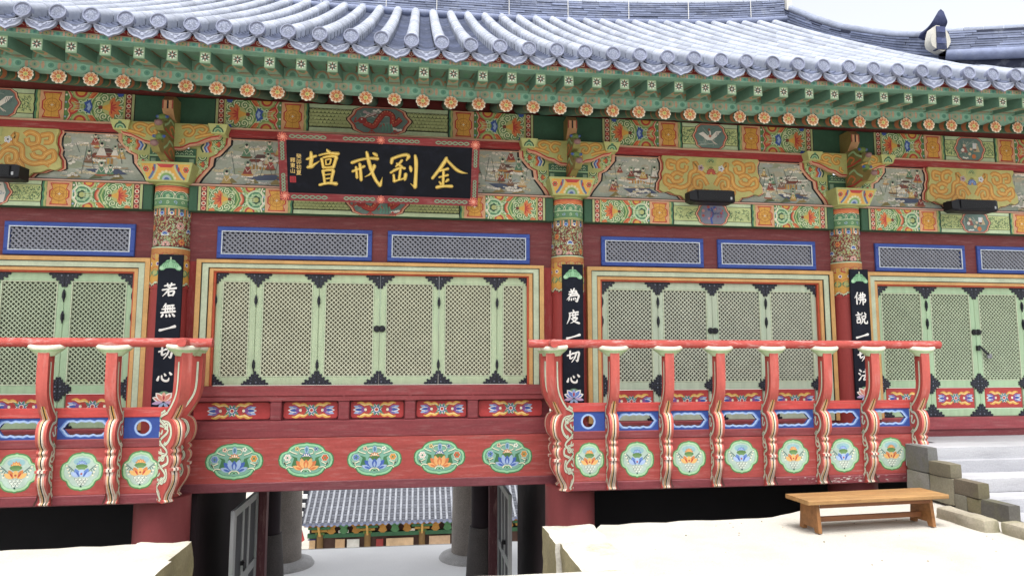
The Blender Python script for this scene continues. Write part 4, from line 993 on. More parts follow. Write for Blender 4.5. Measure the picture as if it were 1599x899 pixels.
def post_meshes(back, name):
    """side boards and striped front of a curved post; local frame: outward = -Y, width along X"""
    pf = prof_front(); t = .062
    bk = bez([(.16, 1.97), (.16, 1.75), (.15, 1.5), (.10, 1.33), (.03, 1.22)], 4)+([(.01, 1.2), (.0, 1.16), (.002, .14)] if not back else bez([(-back, 1.2), (-back-.02, 1.08), (-back+.05, 1.0), (-back-.01, .9), (-back+.06, .78), (-back+.02, .62), (-back+.08, .52), (-back+.0, .38), (-back+.06, .24), (-back+.10, .15)], 4))
    b = MB(); poly = [(-o, z) for o, z in pf]+[(-o, z) for o, z in bk[::-1]]
    b.prism(poly, 'x', -t, t, '#bd463c', side='#c4564a')
    body = b.mesh('post', 'post', True)
    # stripes wrapped on the front edge
    s = MB(); cols = [(-.062, -.047, '#c4483c'), (-.047, -.03, '#e6d8c2'), (-.03, -.02, '#d99a7a'), (-.02, -.007, '#e2bd7e'), (-.007, .007, '#16181c'), (.007, .02, '#efe6d4'), (.02, .03, '#dfa184'), (.03, .05, '#e6d8c2'), (.05, .062, '#cf6450')]
    seq = [p for p in pf if p[1] < 1.40]
    for (u0, u1, c) in cols:
        for i in range(len(seq)-1):
            (o0, z0), (o1, z1) = seq[i], seq[i+1]
            cc = c
            if z0 > 1.17 and c == '#efe6d4': cc = '#e9b04a'
            if .5 < z0 < .6 and c != '#16181c': cc = '#f0dcc8'
            top = 1.36-abs(u0+u1)/2*1.2
            if z0 > top: continue
            r = 1-.5*((u0)/.062)**2*.12; r1 = 1-.5*((u1)/.062)**2*.12
            e = .0035
            s.add([(u0, -o0*r-e, z0), (u1, -o0*r1-e, z0), (u1, -o1*r1-e, z1), (u0, -o1*r-e, z1)], [(3, 2, 1, 0)], cc, True)
    stripes = s.mesh('post_stripes', 'paint')
    return body, stripes
def scroll_art(sgx, back):
    """pale scrollwork on the flank of a post"""
    a = Art(lambda u, v, h: (sgx*(.062+h), -u, v)); c0, c1 = '#f0e8cc', '#a9cdae'
    B = -back if back else .0
    m = (.09+B)/2
    L = [([(.24, 1.86), (.235, 1.6), (.21, 1.45), (.13, 1.31), (.05, 1.22)], .026),
         ([(.03, 1.26), (m, 1.22), (B+.04, 1.24), (B+.03, 1.17), (m, 1.13), (.11, 1.11), (.16, 1.0), (.12, .9), (.05, .84)], .034),
         ([(.02, 1.06), (B+.05, 1.07), (B+.03, .99), (m+.02, .97), (m+.05, 1.02)], .026),
         ([(.06, .88), (.01, .83), (B+.06, .86), (B+.03, .78), (m, .74), (.10, .72), (.12, .64), (.06, .6), (m, .55)], .032),
         ([(m+.03, .79), (m+.06, .70), (m+.02, .66), (m-.02, .71), (m+.01, .76)], .022),
         ([(.09, .56), (.11, .47), (.06, .40), (B+.06, .42), (B+.04, .34), (m, .3), (.0, .22), (.0, .16)], .034),
         ([(m+.04, .5), (m, .46), (B+.05, .5), (B+.06, .55)], .02), ([(B+.08, .3), (B+.1, .22), (B+.16, .17)], .026)]
    for sp, w_ in L:
        q = bez(sp, 5); a.line(q, w_*1.3, '#6a4a42'); 
    for sp, w_ in L:
        q = bez(sp, 5); a.line(q, w_*.9, c0); a.line(q, w_*.35, c1)
    if back:
        stem = bez([(.08, 1.24), (-.07, 1.15), (.10, 1.02), (-.04, .88), (.10, .76), (-.05, .62), (.09, .48), (-.06, .33), (.02, .18)], 6)
        sw = ((-.13, 1.13, .06, 0), (-.09, .97, .062, 2), (.06, 1.08, .045, 4), (-.13, .76, .056, 1), (.02, .69, .05, 3), (-.11, .52, .06, 5), (.03, .40, .045, 1), (-.12, .27, .05, 2), (-.14, .9, .04, 3))
        for (w_, col) in ((.044, '#6a4a42'), (.028, c0), (.010, c1)):
            a.line(stem, w_, col)
            for (u, v, r_, t0) in sw: a.swirl(u, v, r_, t0, 1.25, w_*.85, col, 13)
    for (u, v) in ((m+.01, 1.16), (m+.02, .9), (m+.02, .62), (m, .36)): a.disc(u, v, .014, '#3f8a5a', 6)
    return a
# lotus-leaf cap under the handrail
def cap_mesh():
    b = MB(); n = 14
    prof = [(.095, -.02, .5), (.13, .01, .62), (.17, .035, .9), (.2, .06, 1.0), (.215, .09, 1.0), (.2, .112, .95), (.12, .108, .9)]
    v = []
    for (r, z, e) in prof:
        for k in range(n):
            t = 2*pi*k/n; wob = 1+.06*cos(4*t)
            v.append((r*wob*cos(t), r*.48*sin(t)*(1 if r > .1 else 1.3), z+.018*abs(cos(t))**3*(r/.2)))
    b.add(v, [(j*n+k, j*n+(k+1) % n, (j+1)*n+(k+1) % n, (j+1)*n+k) for j in range(len(prof)-1) for k in range(n)], '#dcdcbc', True)
    b.C = [lin('#b9d2a2') if i < n*2 else (lin('#a8c890') if i < n*3 else lin('#e6e2cc')) for i in range(len(b.F))]
    b.add(v[-n:], [tuple(range(n))], '#e9e3d0')
    return b.mesh('lotus_cap', 'paint', True)
CAP = cap_mesh(); PB = post_meshes(0, 'p'); PC = post_meshes(.2, 'c')
SA = {(s, bk): scroll_art(s, bk).mesh('post_scroll', 'paint') for s in (1, -1) for bk in (0, .2)}
def post(parent, x, y, rz, corner):
    bd, stp = PC if corner else PB
    o = obj('post', bd, parent); o.location = (x, y, 0); o.rotation_euler.z = rz
    q = obj('post_stripes', stp, o)
    for s in (1, -1): obj('post_scroll', SA[(s, .2 if corner else 0)], o)
    cpo = obj('lotus_cap', CAP, o); cpo.location = (0, -.23, 1.945)
    return o
def cloud_hole(w_, h):
    """half-width, half-height outline of the cloud-shaped opening"""
    q = [(w_, 0), (w_*.9, h*.25), (w_*.84, h*.5), (w_*.72, h*.8), (w_*.5, h*.86), (w_*.36, h*.72), (w_*.18, h*.88), (0, h*.8)]
    P = q+[(-x, z) for x, z in q[::-1][1:]]; P += [(x, -z) for x, z in P[::-1][1:-1]]
    return P
def circ_hole(r, n=20): return [(r*cos(2*pi*k/n), r*sin(2*pi*k/n)) for k in range(n)]
def pierced(x0, x1, z0, z1, hole, Y, dep, c, rim):
    """board with a real opening: faces from the outer rectangle to the hole's outline"""
    cx, cz = (x0+x1)/2, (z0+z1)/2; b = MB(); n = len(hole)
    def outer(p):
        ax, az = abs(p[0])/((x1-x0)/2), abs(p[1])/((z1-z0)/2); m = max(ax, az, 1e-6); return (cx+p[0]/m, cz+p[1]/m)
    H = [(cx+x, cz+z) for x, z in hole]; O = [outer(p) for p in hole]
    corners = [(x0, z0), (x1, z0), (x1, z1), (x0, z1)]
    for i in range(n):
        j = (i+1) % n; A, B = O[i], O[j]
        ring = [H[i], H[j], B]
        for cpt in corners:                                 # insert the corner when this wedge spans it
            if (abs(A[0]-cpt[0]) < 1e-6 or abs(A[1]-cpt[1]) < 1e-6) and (abs(B[0]-cpt[0]) < 1e-6 or abs(B[1]-cpt[1]) < 1e-6) and not (abs(A[0]-B[0]) < 1e-6 or abs(A[1]-B[1]) < 1e-6):
                if (A[0]-cx)*(cpt[0]-cx) > 0 and (B[1]-cz)*(cpt[1]-cz) > 0: ring.append(cpt); break
        ring.append(A)
        for y in (Y, Y+dep): b.add([(p[0], y, p[1]) for p in ring], [tuple(range(len(ring)))], c)
        b.add([(H[i][0], Y, H[i][1]), (H[j][0], Y, H[j][1]), (H[j][0], Y+dep, H[j][1]), (H[i][0], Y+dep, H[i][1])], [(0, 1, 2, 3)], c)
    # painted rim
    a = Art(front(Y)); 
    a.line([(x*1.16+cx, z*1.16+cz) for x, z in hole], .02, '#5f8ad0', closed=True); a.line([(x*1.07+cx, z*1.07+cz) for x, z in hole], .022, rim, closed=True)
    return b, a
def balcony(name, label, xa, xb, posts, corner, sgn, lo, hi):
    """xa..xb: extent of the deck; posts: x of the front posts; corner: x of the mitred corner; sgn +1 when that corner is at the right"""
    t = thing(name, label, 'balcony', ((xa+xb)/2, BY, .13), 'painted balconies')
    T = thing.__name__ and t
    def L(o): o.location = tuple(o.location[i]-t.location[i] for i in range(3)); return o
    c = MB(); c.box(xa, xb, BY+.04, -.02, .13, .92, '#5f2a2e'); L(c.build('deck', 'maroon', t))
    c = MB(); c.bbox(xa, xb, BY-.012, BY+.04, .125, .248, '#84383f', .012); sk = L(c.build('skirt_beam', 'maroon', t))
    if sgn < 0:                                            # flaked paint on the exposed right-hand end
        a = Art(front(BY-.012)); rf = random.Random(8)
        for k in range(90):
            x, z = min(max(rf.gauss(6.2, .55), xa+.1), xb-.1), rf.uniform(.15, .235); a.hold = True; n = rf.randint(4, 7); r = rf.uniform(.004, .02)
            a.poly([(x+r*2.2*cos(2*pi*i/n)*rf.uniform(.5, 1), z+r*.55*sin(2*pi*i/n)*rf.uniform(.5, 1)) for i in range(n)], rf.choice(('#c9bab2', '#b59a94', '#a87f7c')))
            if k % 6 == 0: a.h += a.step
        q = a.build('flaked_paint', 'paint', sk); q['kind'] = 'stuff'
    c = MB(); c.bbox(xa, xb, BY, BY+.04, .249, .808, BOARD, .004); o = L(c.build('front_board', 'board', t))
    ex = xb if sgn > 0 else xa
    c = MB(); c.bbox(xa, xb, BY-.006, BY+.04, .809, .918, '#8a3a3e', .01); L(c.build('floor_rail', 'maroon', t))
    c = MB(); c.bbox(xa, xb, BY-.008, BY+.04, 1.176, 1.296, '#cb433d', .008); L(c.build('middle_rail', 'board', t))
    ps = sorted(posts+[ex])
    full = sorted(posts)
    # return side of the deck
    c = MB(); yb = -.2
    e0, e1 = (ex-.04, ex+.006) if sgn > 0 else (ex-.006, ex+.04)
    c.box(e0, e1, BY+.041, yb, .249, .808, BOARD); c.box(e0-.004*(sgn < 0), e1+.004*(sgn > 0), BY+.041, yb, .127, .248, '#84383f'); c.box(e0, e1, BY+.041, yb, .809, .917, '#8a3a3e'); c.box(e0, e1, BY+.041, yb, 1.177, 1.295, '#cb433d')
    L(c.build('return_board', 'board', t))
    # pierced blue panels and medallions between posts
    for k in range(len(ps)-1):
        p, q = ps[k]+.066, ps[k+1]-.066; edge = (ps[k] == ex or ps[k+1] == ex)
        p, q = max(p, xa), min(q, xb)
        w_ = (q-p)/2
        hole = circ_hole(.083) if edge else cloud_hole(w_*.8, .098)
        b, a = pierced(p, q, .9185, 1.1755, hole, BY+.005, .03, '#2c4c9c', '#9fbce6')
        bo = L(b.build('pierced_panel', 'paint', t)); a.build('panel_rim', 'paint', bo)
        a = Art(front(BY)); mw = .215 if edge else .25; rj = random.Random(k*7+int(sgn)+3)
        a.push((p+q)/2+rj.uniform(-.012, .012), .53+rj.uniform(-.008, .008), rj.uniform(.97, 1.03), rj.uniform(.97, 1.02), rj.uniform(-.02, .02)); medallion_small(a, 0, 0, mw, (k+(1 if sgn < 0 else 0)) % 2 == 0 if not edge else False); a.build('lotus_medallion', 'paint', o)
    for x in posts: L(post(t, x, BY, 0, False))
    q = L(post(t, ex+sgn*.01, BY-.01, sgn*pi/4, True)); q.scale = (1, 1.3, 1); L(post(t, ex-sgn*.0, BY+.34, sgn*pi/2, True))
    # handrails
    c = MB(); c.cyl((lo, BY-.23, 2.095), (hi, BY-.23, 2.095), .056, .056, 16, RAIL); L(c.build('handrail', 'rail', t))
    rx = ex+sgn*.25
    c = MB(); c.cyl((rx, -.24, 2.097), (rx, BY-.42, 2.097), .056, .056, 16, RAIL); L(c.build('return_handrail', 'rail', t))
    return t
balcony('balcony', 'red and blue painted balcony cut off by the left edge, beside the gate passage', -6.4, -3.06, [-5.84, -5.12, -4.395, -3.635], -3.06, 1, -6.5, -2.50)
balcony('balcony', 'long red and blue painted balcony behind the wooden bench', 2.035, 7.34, [2.632, 3.395, 4.125, 4.905, 5.705, 6.435, 7.22], 2.035, -1, 1.468, 7.51)
# ================================================================ eaves
def dz(X): d = X-.5; return (.0029 if d < 0 else .0011)*d*d
RX = [.40+.3605*k for k in range(-20, 30)]                 # rafter module
X0E, X1E = RX[0]-.2, RX[-1]+.2
def strip(name, m, y0, z0, y1, z1, y2, z2, y3, z3, c, parent, n=60):
    """long board following the sweep of the eave; section given by four (y, z) corners"""
    b = MB(); S = [(y0, z0), (y1, z1), (y2, z2), (y3, z3)]; v = []
    for i in range(n+1):
        x = X0E+(X1E-X0E)*i/n
        for (y, z) in S: v.append((x, y, z+dz(x)))
    b.add(v, [(i*4+k, (i+1)*4+k, (i+1)*4+(k+1) % 4, i*4+(k+1) % 4) for i in range(n) for k in range(4)]+[(0, 1, 2, 3), (n*4+3, n*4+2, n*4+1, n*4)], c)
    return b.build(name, m, parent, recalc=True)
# soffit over the round rafters (red boards), over the flying rafters (green boards)
strip('soffit_board', 'paint', -1.34, 5.285, .30, 5.86, .30, 5.89, -1.34, 5.315, '#b85450', hall)
o = strip('flying_soffit', 'paint', -1.90, 5.428, -1.16, 5.535, -1.16, 5.56, -1.90, 5.452, '#6a967e', hall)
# painted brown scrolls on the green soffit between the flying rafters
a = Art(lambda u, v, h: (u, -1.90+.74*v, 5.428+.107*v-h))
for cx in (0,):
    for sp in ([(cx-.1, .25), (cx-.09, .6), (cx-.02, .75), (cx+.06, .65), (cx+.09, .3)],):
        a.hold = True; a.line(bez(sp, 5), .022, '#7d5a3a'); a.hold = False
    a.h = .0012; a.hold = True; a.disc(cx, .45, .03, '#5f9a76', 7, ry=.12); a.hold = False
am = a.mesh('soffit_painting', 'paint')
for x in RX: obj('soffit_painting', am, o, (x+.18, 0, dz(x+.18)))
# blocking boards between the flying rafters, painted with brown arches on green
o = strip('blocking_board', 'paint', -1.40, 5.372, -1.346, 5.372, -1.346, 5.54, -1.40, 5.53, '#7aa58c', hall)
a = Art(front(-1.40))
for cx in (0,):
    a.hold = True; a.disc(cx, 5.39, .088, '#b08a66', 10, ry=.10, a0=0, a1=pi); a.h += .0006; a.disc(cx, 5.39, .066, '#86b49a', 10, ry=.08, a0=0, a1=pi); a.h += .0006; a.disc(cx, 5.39, .04, '#5f8f78', 8, ry=.055, a0=0, a1=pi)
    a.disc(cx+.1, 5.44, .02, '#b07a4a', 6); a.h = .0012; a.hold = False
am = a.mesh('arch_painting', 'paint')
for x in RX: obj('arch_painting', am, o, (x+.185, 0, dz(x+.185)))
# frieze boards closing the wall above the purlin beams
strip('frieze_board', 'paint', -.05, 5.30, .0, 5.30, .0, 5.80, -.05, 5.80, '#8d3a34', hall)
def band_art(y, z0, z1, per, cols, parent):
    a = Art(lambda u, v, h: (u, y-h, v+dz(u)))
    x = X0E+.1; k = 0; hh = z1-z0
    while x < X1E-per:
        a.hold = True
        a.disc(x, z0+hh*.5, per*.34, cols[k % 2], 8, ry=hh*.42)
        a.hold = False; a.h = .0018; a.hold = True
        a.disc(x, z0+hh*.5, per*.2, cols[2+k % 2], 8, ry=hh*.28); a.disc(x+per*.5, z0+hh*.5, per*.11, cols[4], 6, ry=hh*.42)
        a.hold = False; a.h = .0024; a.hold = True
        a.disc(x, z0+hh*.5, per*.07, cols[5], 6, ry=hh*.14)
        a.hold = False; a.h = .0012
        x += per; k += 1
    a.h = .003; n = 60
    a.line([(X0E+(X1E-X0E)*i/n, z0+.006) for i in range(n+1)], .008, '#8fb59a'); a.line([(X0E+(X1E-X0E)*i/n, z1-.005) for i in range(n+1)], .007, '#c08a6a')
    return a.build('band_painting', 'paint', parent)
o = strip('lower_eave_band', 'paint', -1.345, 5.262, -1.22, 5.262, -1.22, 5.39, -1.345, 5.39, '#84b8a2', hall)
band_art(-1.345, 5.265, 5.387, .1803, ('#8cc0a8', '#b8a48c', '#5f9c86', '#92aa8a', '#c89e84', '#4f8a7c'), o)
o = strip('upper_eave_band', 'paint', -1.945, 5.425, -1.83, 5.425, -1.83, 5.497, -1.945, 5.497, '#6fa08a', hall)
band_art(-1.945, 5.427, 5.495, .1202, ('#6aac96', '#b89c82', '#4f927e', '#9aae68', '#cc9c84', '#4f6a84'), o)
o = strip('tile_fascia', 'board', -1.93, 5.498, -1.86, 5.498, -1.86, 5.572, -1.93, 5.572, '#a5302f', hall)
a = Art(lambda u, v, h: (u, -1.93-h, v+dz(u)))
for k in range(-15, 27):
    x = .951+.3525*(k)+.0
    a.hold = True; a.arc(x, 5.545, .028, 0, 2*pi, .009, '#e6c9b4', 8); a.disc(x, 5.545, .01, '#e6c9b4', 6)
    for sg in (1, -1): a.line(bez([(x+sg*.05, 5.535), (x+sg*.08, 5.55), (x+sg*.12, 5.53)], 3), .009, '#d9a58c')
    a.hold = False
a.build('fascia_painting', 'paint', o)
# round rafters with flower ends
def rafter_mesh():
    b = MB(); r = .08; y0, z0, y1, z1 = -1.36, 5.195, .3, 5.775
    def at(t): return (0, y0+(y1-y0)*t, z0+(z1-z0)*t)
    segs = [(0, .03, '#3a6a50'), (.03, .08, '#b0683c'), (.08, .11, '#3f6a5a'), (.11, .18, '#4f7a58'), (.18, .2, '#c07a4a'), (.2, .3, '#4a7562'), (.3, 1, '#4f7a68')]
    for (p, q, c) in segs: b.cyl(at(p), at(q), r, r, 14, c, caps=False)
    return b
rm = rafter_mesh()
def flower_mesh(seed):
    """hand-painted rafter end: eight petals, never quite the same twice"""
    rf = random.Random(seed); a = Art(lambda u, v, h: (u, -1.362-h, 5.19+v)); t0 = rf.uniform(0, .8); f = rf.uniform(.9, 1.06)
    C = lambda h_: tuple(x*f for x in lin(h_))
    a.disc(0, 0, .08, '#33383a', 16); a.up(); a.hold = True
    for k in range(10): t = 2*pi*k/10+t0; a.disc(.067*cos(t), .067*sin(t), .025*rf.uniform(.92, 1.06), C('#efe6d0'), 8)
    a.hold = False; a.disc(0, 0, .077, C('#ecc49a'), 16)
    for k in range(8): t = 2*pi*k/8+t0+rf.uniform(-.06, .06); a.petal(.02*cos(t), .02*sin(t), t, .058*rf.uniform(.92, 1.05), .032*rf.uniform(.85, 1.1), C('#cc5f34'))
    for k in range(8): t = 2*pi*k/8+t0; a.petal(.04*cos(t), .04*sin(t), t, .03, .014, C('#e8a25c'))
    a.disc(rf.uniform(-.003, .003), 0, .03, C('#dfcc6c'), 9); a.disc(0, 0, .016, C('#a0ae66'), 7)
    return a.mesh('flower_end', 'paint')
rmesh = rm.mesh('round_rafter', 'paint'); FMS = [flower_mesh(s_) for s_ in range(9)]
for i, x in enumerate(RX):
    o = obj('round_rafter', rmesh, hall, (x, 0, dz(x))); obj('flower_end', FMS[(i*5+i//3) % 9], o)
# flying rafters: square, tapering to the tip
b = MB(); w0, w1 = .075, .060
V = [(-w1, -1.862, 5.288), (w1, -1.862, 5.288), (w1, -1.862, 5.43), (-w1, -1.862, 5.43), (-w0, -1.16, 5.392), (w0, -1.16, 5.392), (w0, -1.16, 5.535), (-w0, -1.16, 5.535)]
b.add(V, [(0, 1, 2, 3)], '#8fb08a'); b.add(V, [(0, 4, 5, 1)], '#76a088'); b.add(V, [(1, 5, 6, 2), (0, 3, 7, 4)], '#5f8a76'); b.add(V, [(2, 6, 7, 3)], '#5f8a76')
fm = b.mesh('flying_rafter', 'paint', True)
a = Art(front(-1.862))
a.rect(-.0585, .0585, 5.29, 5.428, '#8fb08a'); a.rect(-.047, .047, 5.304, 5.414, '#a9bf9c')
for k in range(8): t = k*pi/4; a.petal(0, 5.359, t, .05, .018, ('#7d4a44', '#3f5f58')[k % 2])
a.up(); a.hold = True
for k in range(8): t = k*pi/4+pi/8; a.disc(.045*cos(t), 5.359+.045*sin(t), .008, '#f0eee0', 5)
a.hold = False; a.disc(0, 5.359, .012, '#e0dccc', 7)
fe = a.mesh('tip_painting', 'paint')
a = Art(lambda u, v, h: (u, -1.862+.7*v, 5.288+.104*v-h))
a.poly([(-.06, .05), (.06, .05), (.065, .16), (0, .3), (-.065, .16)], '#b08a62'); a.poly([(-.04, .06), (.04, .06), (.04, .13), (0, .22), (-.04, .13)], '#4f8a66'); a.rect(-.07, .07, .42, .47, '#8a5a3c'); a.rect(-.07, .07, .5, .53, '#b07a4a')
fu = a.mesh('belly_painting', 'paint')
for x in RX:
    o = obj('flying_rafter', fm, hall, (x+.005, 0, dz(x))); obj('tip_painting', fe, o); obj('belly_painting', fu, o)
# ================================================================ roof
def P(t): return 5.735+.55*t+.009*t*t                      # crown of the cover tiles above the eave, t metres in from it
EY = -2.05
TX = [.951+.3525*k for k in range(-24, 25)]
def zr(X): d = abs(X+.575); return .00035*d**3+.002*d*d
b = MB(); n = 14                                         # sheathing under the tiles
for j in range(n):
    t0, t1 = .15+5.5*j/n, .15+5.5*(j+1)/n
    b.add([(-9.0, EY+t0, P(t0)-.28), (8.0, EY+t0, P(t0)-.28), (8.0, EY+t1, P(t1)-.28), (-9.0, EY+t1, P(t1)-.28)], [(0, 1, 2, 3)], '#4a4d58')
b.add([(8.0, EY+.15, P(.15)-.28), (9.6, EY+.15, P(.15)-.25), (8.0, EY+1.5, P(1.5)-.28)], [(0, 1, 2)], '#4a4d58')
# unseen rear slope, cut short to let sky light onto the passage floor
b.add([(-9.0, 3.6, 8.75), (8.0, 3.6, 8.75), (8.0, 4.2, 8.3), (-9.0, 4.2, 8.3)], [(0, 1, 2, 3)], '#4a4d58')
roof = b.build('roof', 'tile', hall)
TC = '#a0a7b6'
def cover_row(tmax, seed):
    rnd = random.Random(seed); b = MB(); m = 9; L = .31; t = 0; r0 = .083
    while t < tmax-.01:
        t1 = min(t+L, tmax); fv = rnd.uniform(.84, 1.1); col = [c*fv for c in lin(TC)]
        prs = ((t, r0+.002), (t1+.0, r0-.003))
        v = []
        for (tt, r) in prs:
            for k in range(m+1):
                q = pi*k/m; v.append((r*cos(q), EY+tt, P(tt)-r0+r*sin(q)))
            v.append((r, EY+tt, P(tt)-r0-.09)); v.append((-r, EY+tt, P(tt)-r0-.09))
        N = m+3
        f = [(k, k+1, N+k+1, N+k) for k in range(m)]+[(m, m+2, N+m+2, N+m), (m+1, 0, N, N+m+1)]
        b.add(v, [q[::-1] for q in f], tuple(col), True)
        b.add(v[:m+1], [tuple(range(m+1))[::-1]], tuple(c*.92 for c in col))
        t = t1
    return b.mesh('cover_tile_row', 'tile', True)
def pan_row(tmax, seed):
    rnd = random.Random(seed); b = MB(); m = 6; L = .13; t = 0; hw = .118
    while t < tmax-.01:
        t1 = min(t+L*1.02, tmax); fv = rnd.uniform(.7, 1.0); col = tuple(c*fv for c in lin('#626c88')); v = []
        for (tt, o) in ((t, .022), (t1, .0)):
            for k in range(m+1):
                u = -1+2*k/m; v.append((u*hw, EY+tt, P(tt)-.155-.045*(1-u*u)+o))
        v += [(x, y, z-.022) for x, y, z in v[:m+1]]
        b.add(v, [(k, k+1, m+2+k, m+1+k) for k in range(m)]+[(2*m+2+k, 2*m+3+k, k+1, k) for k in range(m)], col, False)
        t += L
    return b.mesh('pan_tile_row', 'tile')
CR = [cover_row(5.5, s) for s in range(5)]; PR = [pan_row(5.5, s) for s in range(5)]
# eave discs and drip tiles with moulded relief
def disc_mesh():
    b = MB(); n = 20; r = .09
    prof = [(r, .05), (r, -.012), (r*.985, -.02), (r*.86, -.02), (r*.80, -.008), (.0001, -.006)]
    v = [(rr*cos(2*pi*k/n), y, rr*sin(2*pi*k/n)) for rr, y in prof for k in range(n)]
    b.add(v, [(j*n+k, j*n+(k+1) % n, (j+1)*n+(k+1) % n, (j+1)*n+k) for j in range(len(prof)-1) for k in range(n)], '#8087a0', False)
    a = Art(front(-.0075), .001, .0004)
    for k in range(8): t = k*pi/4; a.petal(.012*cos(t), .012*sin(t), t, .05, .024, '#9aa3ba')
    for k in range(8): t = k*pi/4; a.petal(.018*cos(t), .018*sin(t), t, .032, .009, '#6a728a')
    a.swirl(0, .0, .02, 0, 1.2, .006, '#a7afc4', 9)
    b.V_off = len(b.V); base = len(b.V); b.V += a.V; b.F += [tuple(i+base for i in f) for f in a.F]; b.C += a.C; b.S += a.S
    # lower lip that hangs as a blunt point
    b.prism([(-.06, -.064), (0, -.108), (.06, -.064), (0, -.075)], 'y', -.016, .02, '#7b829a')
    return b.mesh('eave_disc', 'tile')
def drip_mesh():
    b = MB(); top = [(-.172+.344*k/10, .035-.04*(1-((k-5)/5)**2)) for k in range(11)]
    bot = [(.172, .03), (.165, -.015), (.145, -.052), (.10, -.086), (.05, -.10), (.0, -.13), (-.05, -.10), (-.10, -.086), (-.145, -.052), (-.165, -.015), (-.172, .03)]
    b.prism(top+bot[1:-1], 'y', -.012, .012, '#858ca4')
    rim = lambda k, o: [(x*k, z*k+o) for x, z in bot]
    a = Art(front(-.012), .003, .0005); a.line(rim(.92, -.0), .016, '#9aa2b8'); a.line([(x, z-.012) for x, z in top], .014, '#a3abc0')
    for sg in (1, -1):
        a.swirl(sg*.085, -.028, .024, 0, 1.3, .007, '#a0a8be', 9); a.petal(sg*.02, -.05, pi/2-sg*.9, .05, .02, '#9aa2b8'); a.line(bez([(sg*.03, -.07), (sg*.08, -.055), (sg*.12, -.02)], 3), .007, '#6d758e')
    a.disc(0, -.06, .02, '#9aa2b8', 8)
    base = len(b.V); b.V += a.V; b.F += [tuple(i+base for i in f) for f in a.F]; b.C += a.C; b.S += a.S
    # the tile itself running back under the row
    v = []
    for y in (-.0, .3):
        for k in range(11): v.append((top[k][0]*.86, y, top[k][1]-.012+y*.5))
    b.add(v, [(k, k+1, 12+k, 11+k) for k in range(10)], '#7f86a0', True)
    return b.mesh('drip_tile', 'tile')
DM, DR = disc_mesh(), drip_mesh()
rr = random.Random(3)
def tilt(o, x):
    """rows near the gable end climb a little more steeply, to meet the rising ridge"""
    t = math.atan(.6*zr(x)*(1 if x > 0 else .4)/5.5); o.rotation_euler.x = t; py, pz = EY, 5.65
    o.location.y = py-(py*cos(t)-pz*sin(t)); o.location.z += pz-(py*sin(t)+pz*cos(t))
for i, x in enumerate(TX):
    z = dz(x); xm = x+.17625
    if x < 7.9: tilt(obj('cover_tile_row', CR[i % 5], roof, (x, 0, z)), x)
    else: obj('cover_tile_row', cover_row(max(.4, 1.32-(x-7.95)*.9), i), roof, (x, 0, z))
    if xm < 7.9: tilt(obj('pan_tile_row', PR[(i*2) % 5], roof, (xm, 0, dz(xm))), xm)
    else: obj('pan_tile_row', pan_row(max(.4, 1.32-(xm-7.95)*.9), i), roof, (xm, 0, dz(xm)))
    d = obj('eave_disc', DM, roof, (x+rr.uniform(-.006, .006), EY-.012, 5.652+z+rr.uniform(-.006, .006))); d.rotation_euler = (radians(-6), rr.uniform(-.2, .2), 0)
    d = obj('drip_tile', DR, roof, (xm, EY+.02, 5.552+dz(xm)+rr.uniform(-.004, .004))); d.rotation_euler = (radians(-4), rr.uniform(-.02, .02), 0)
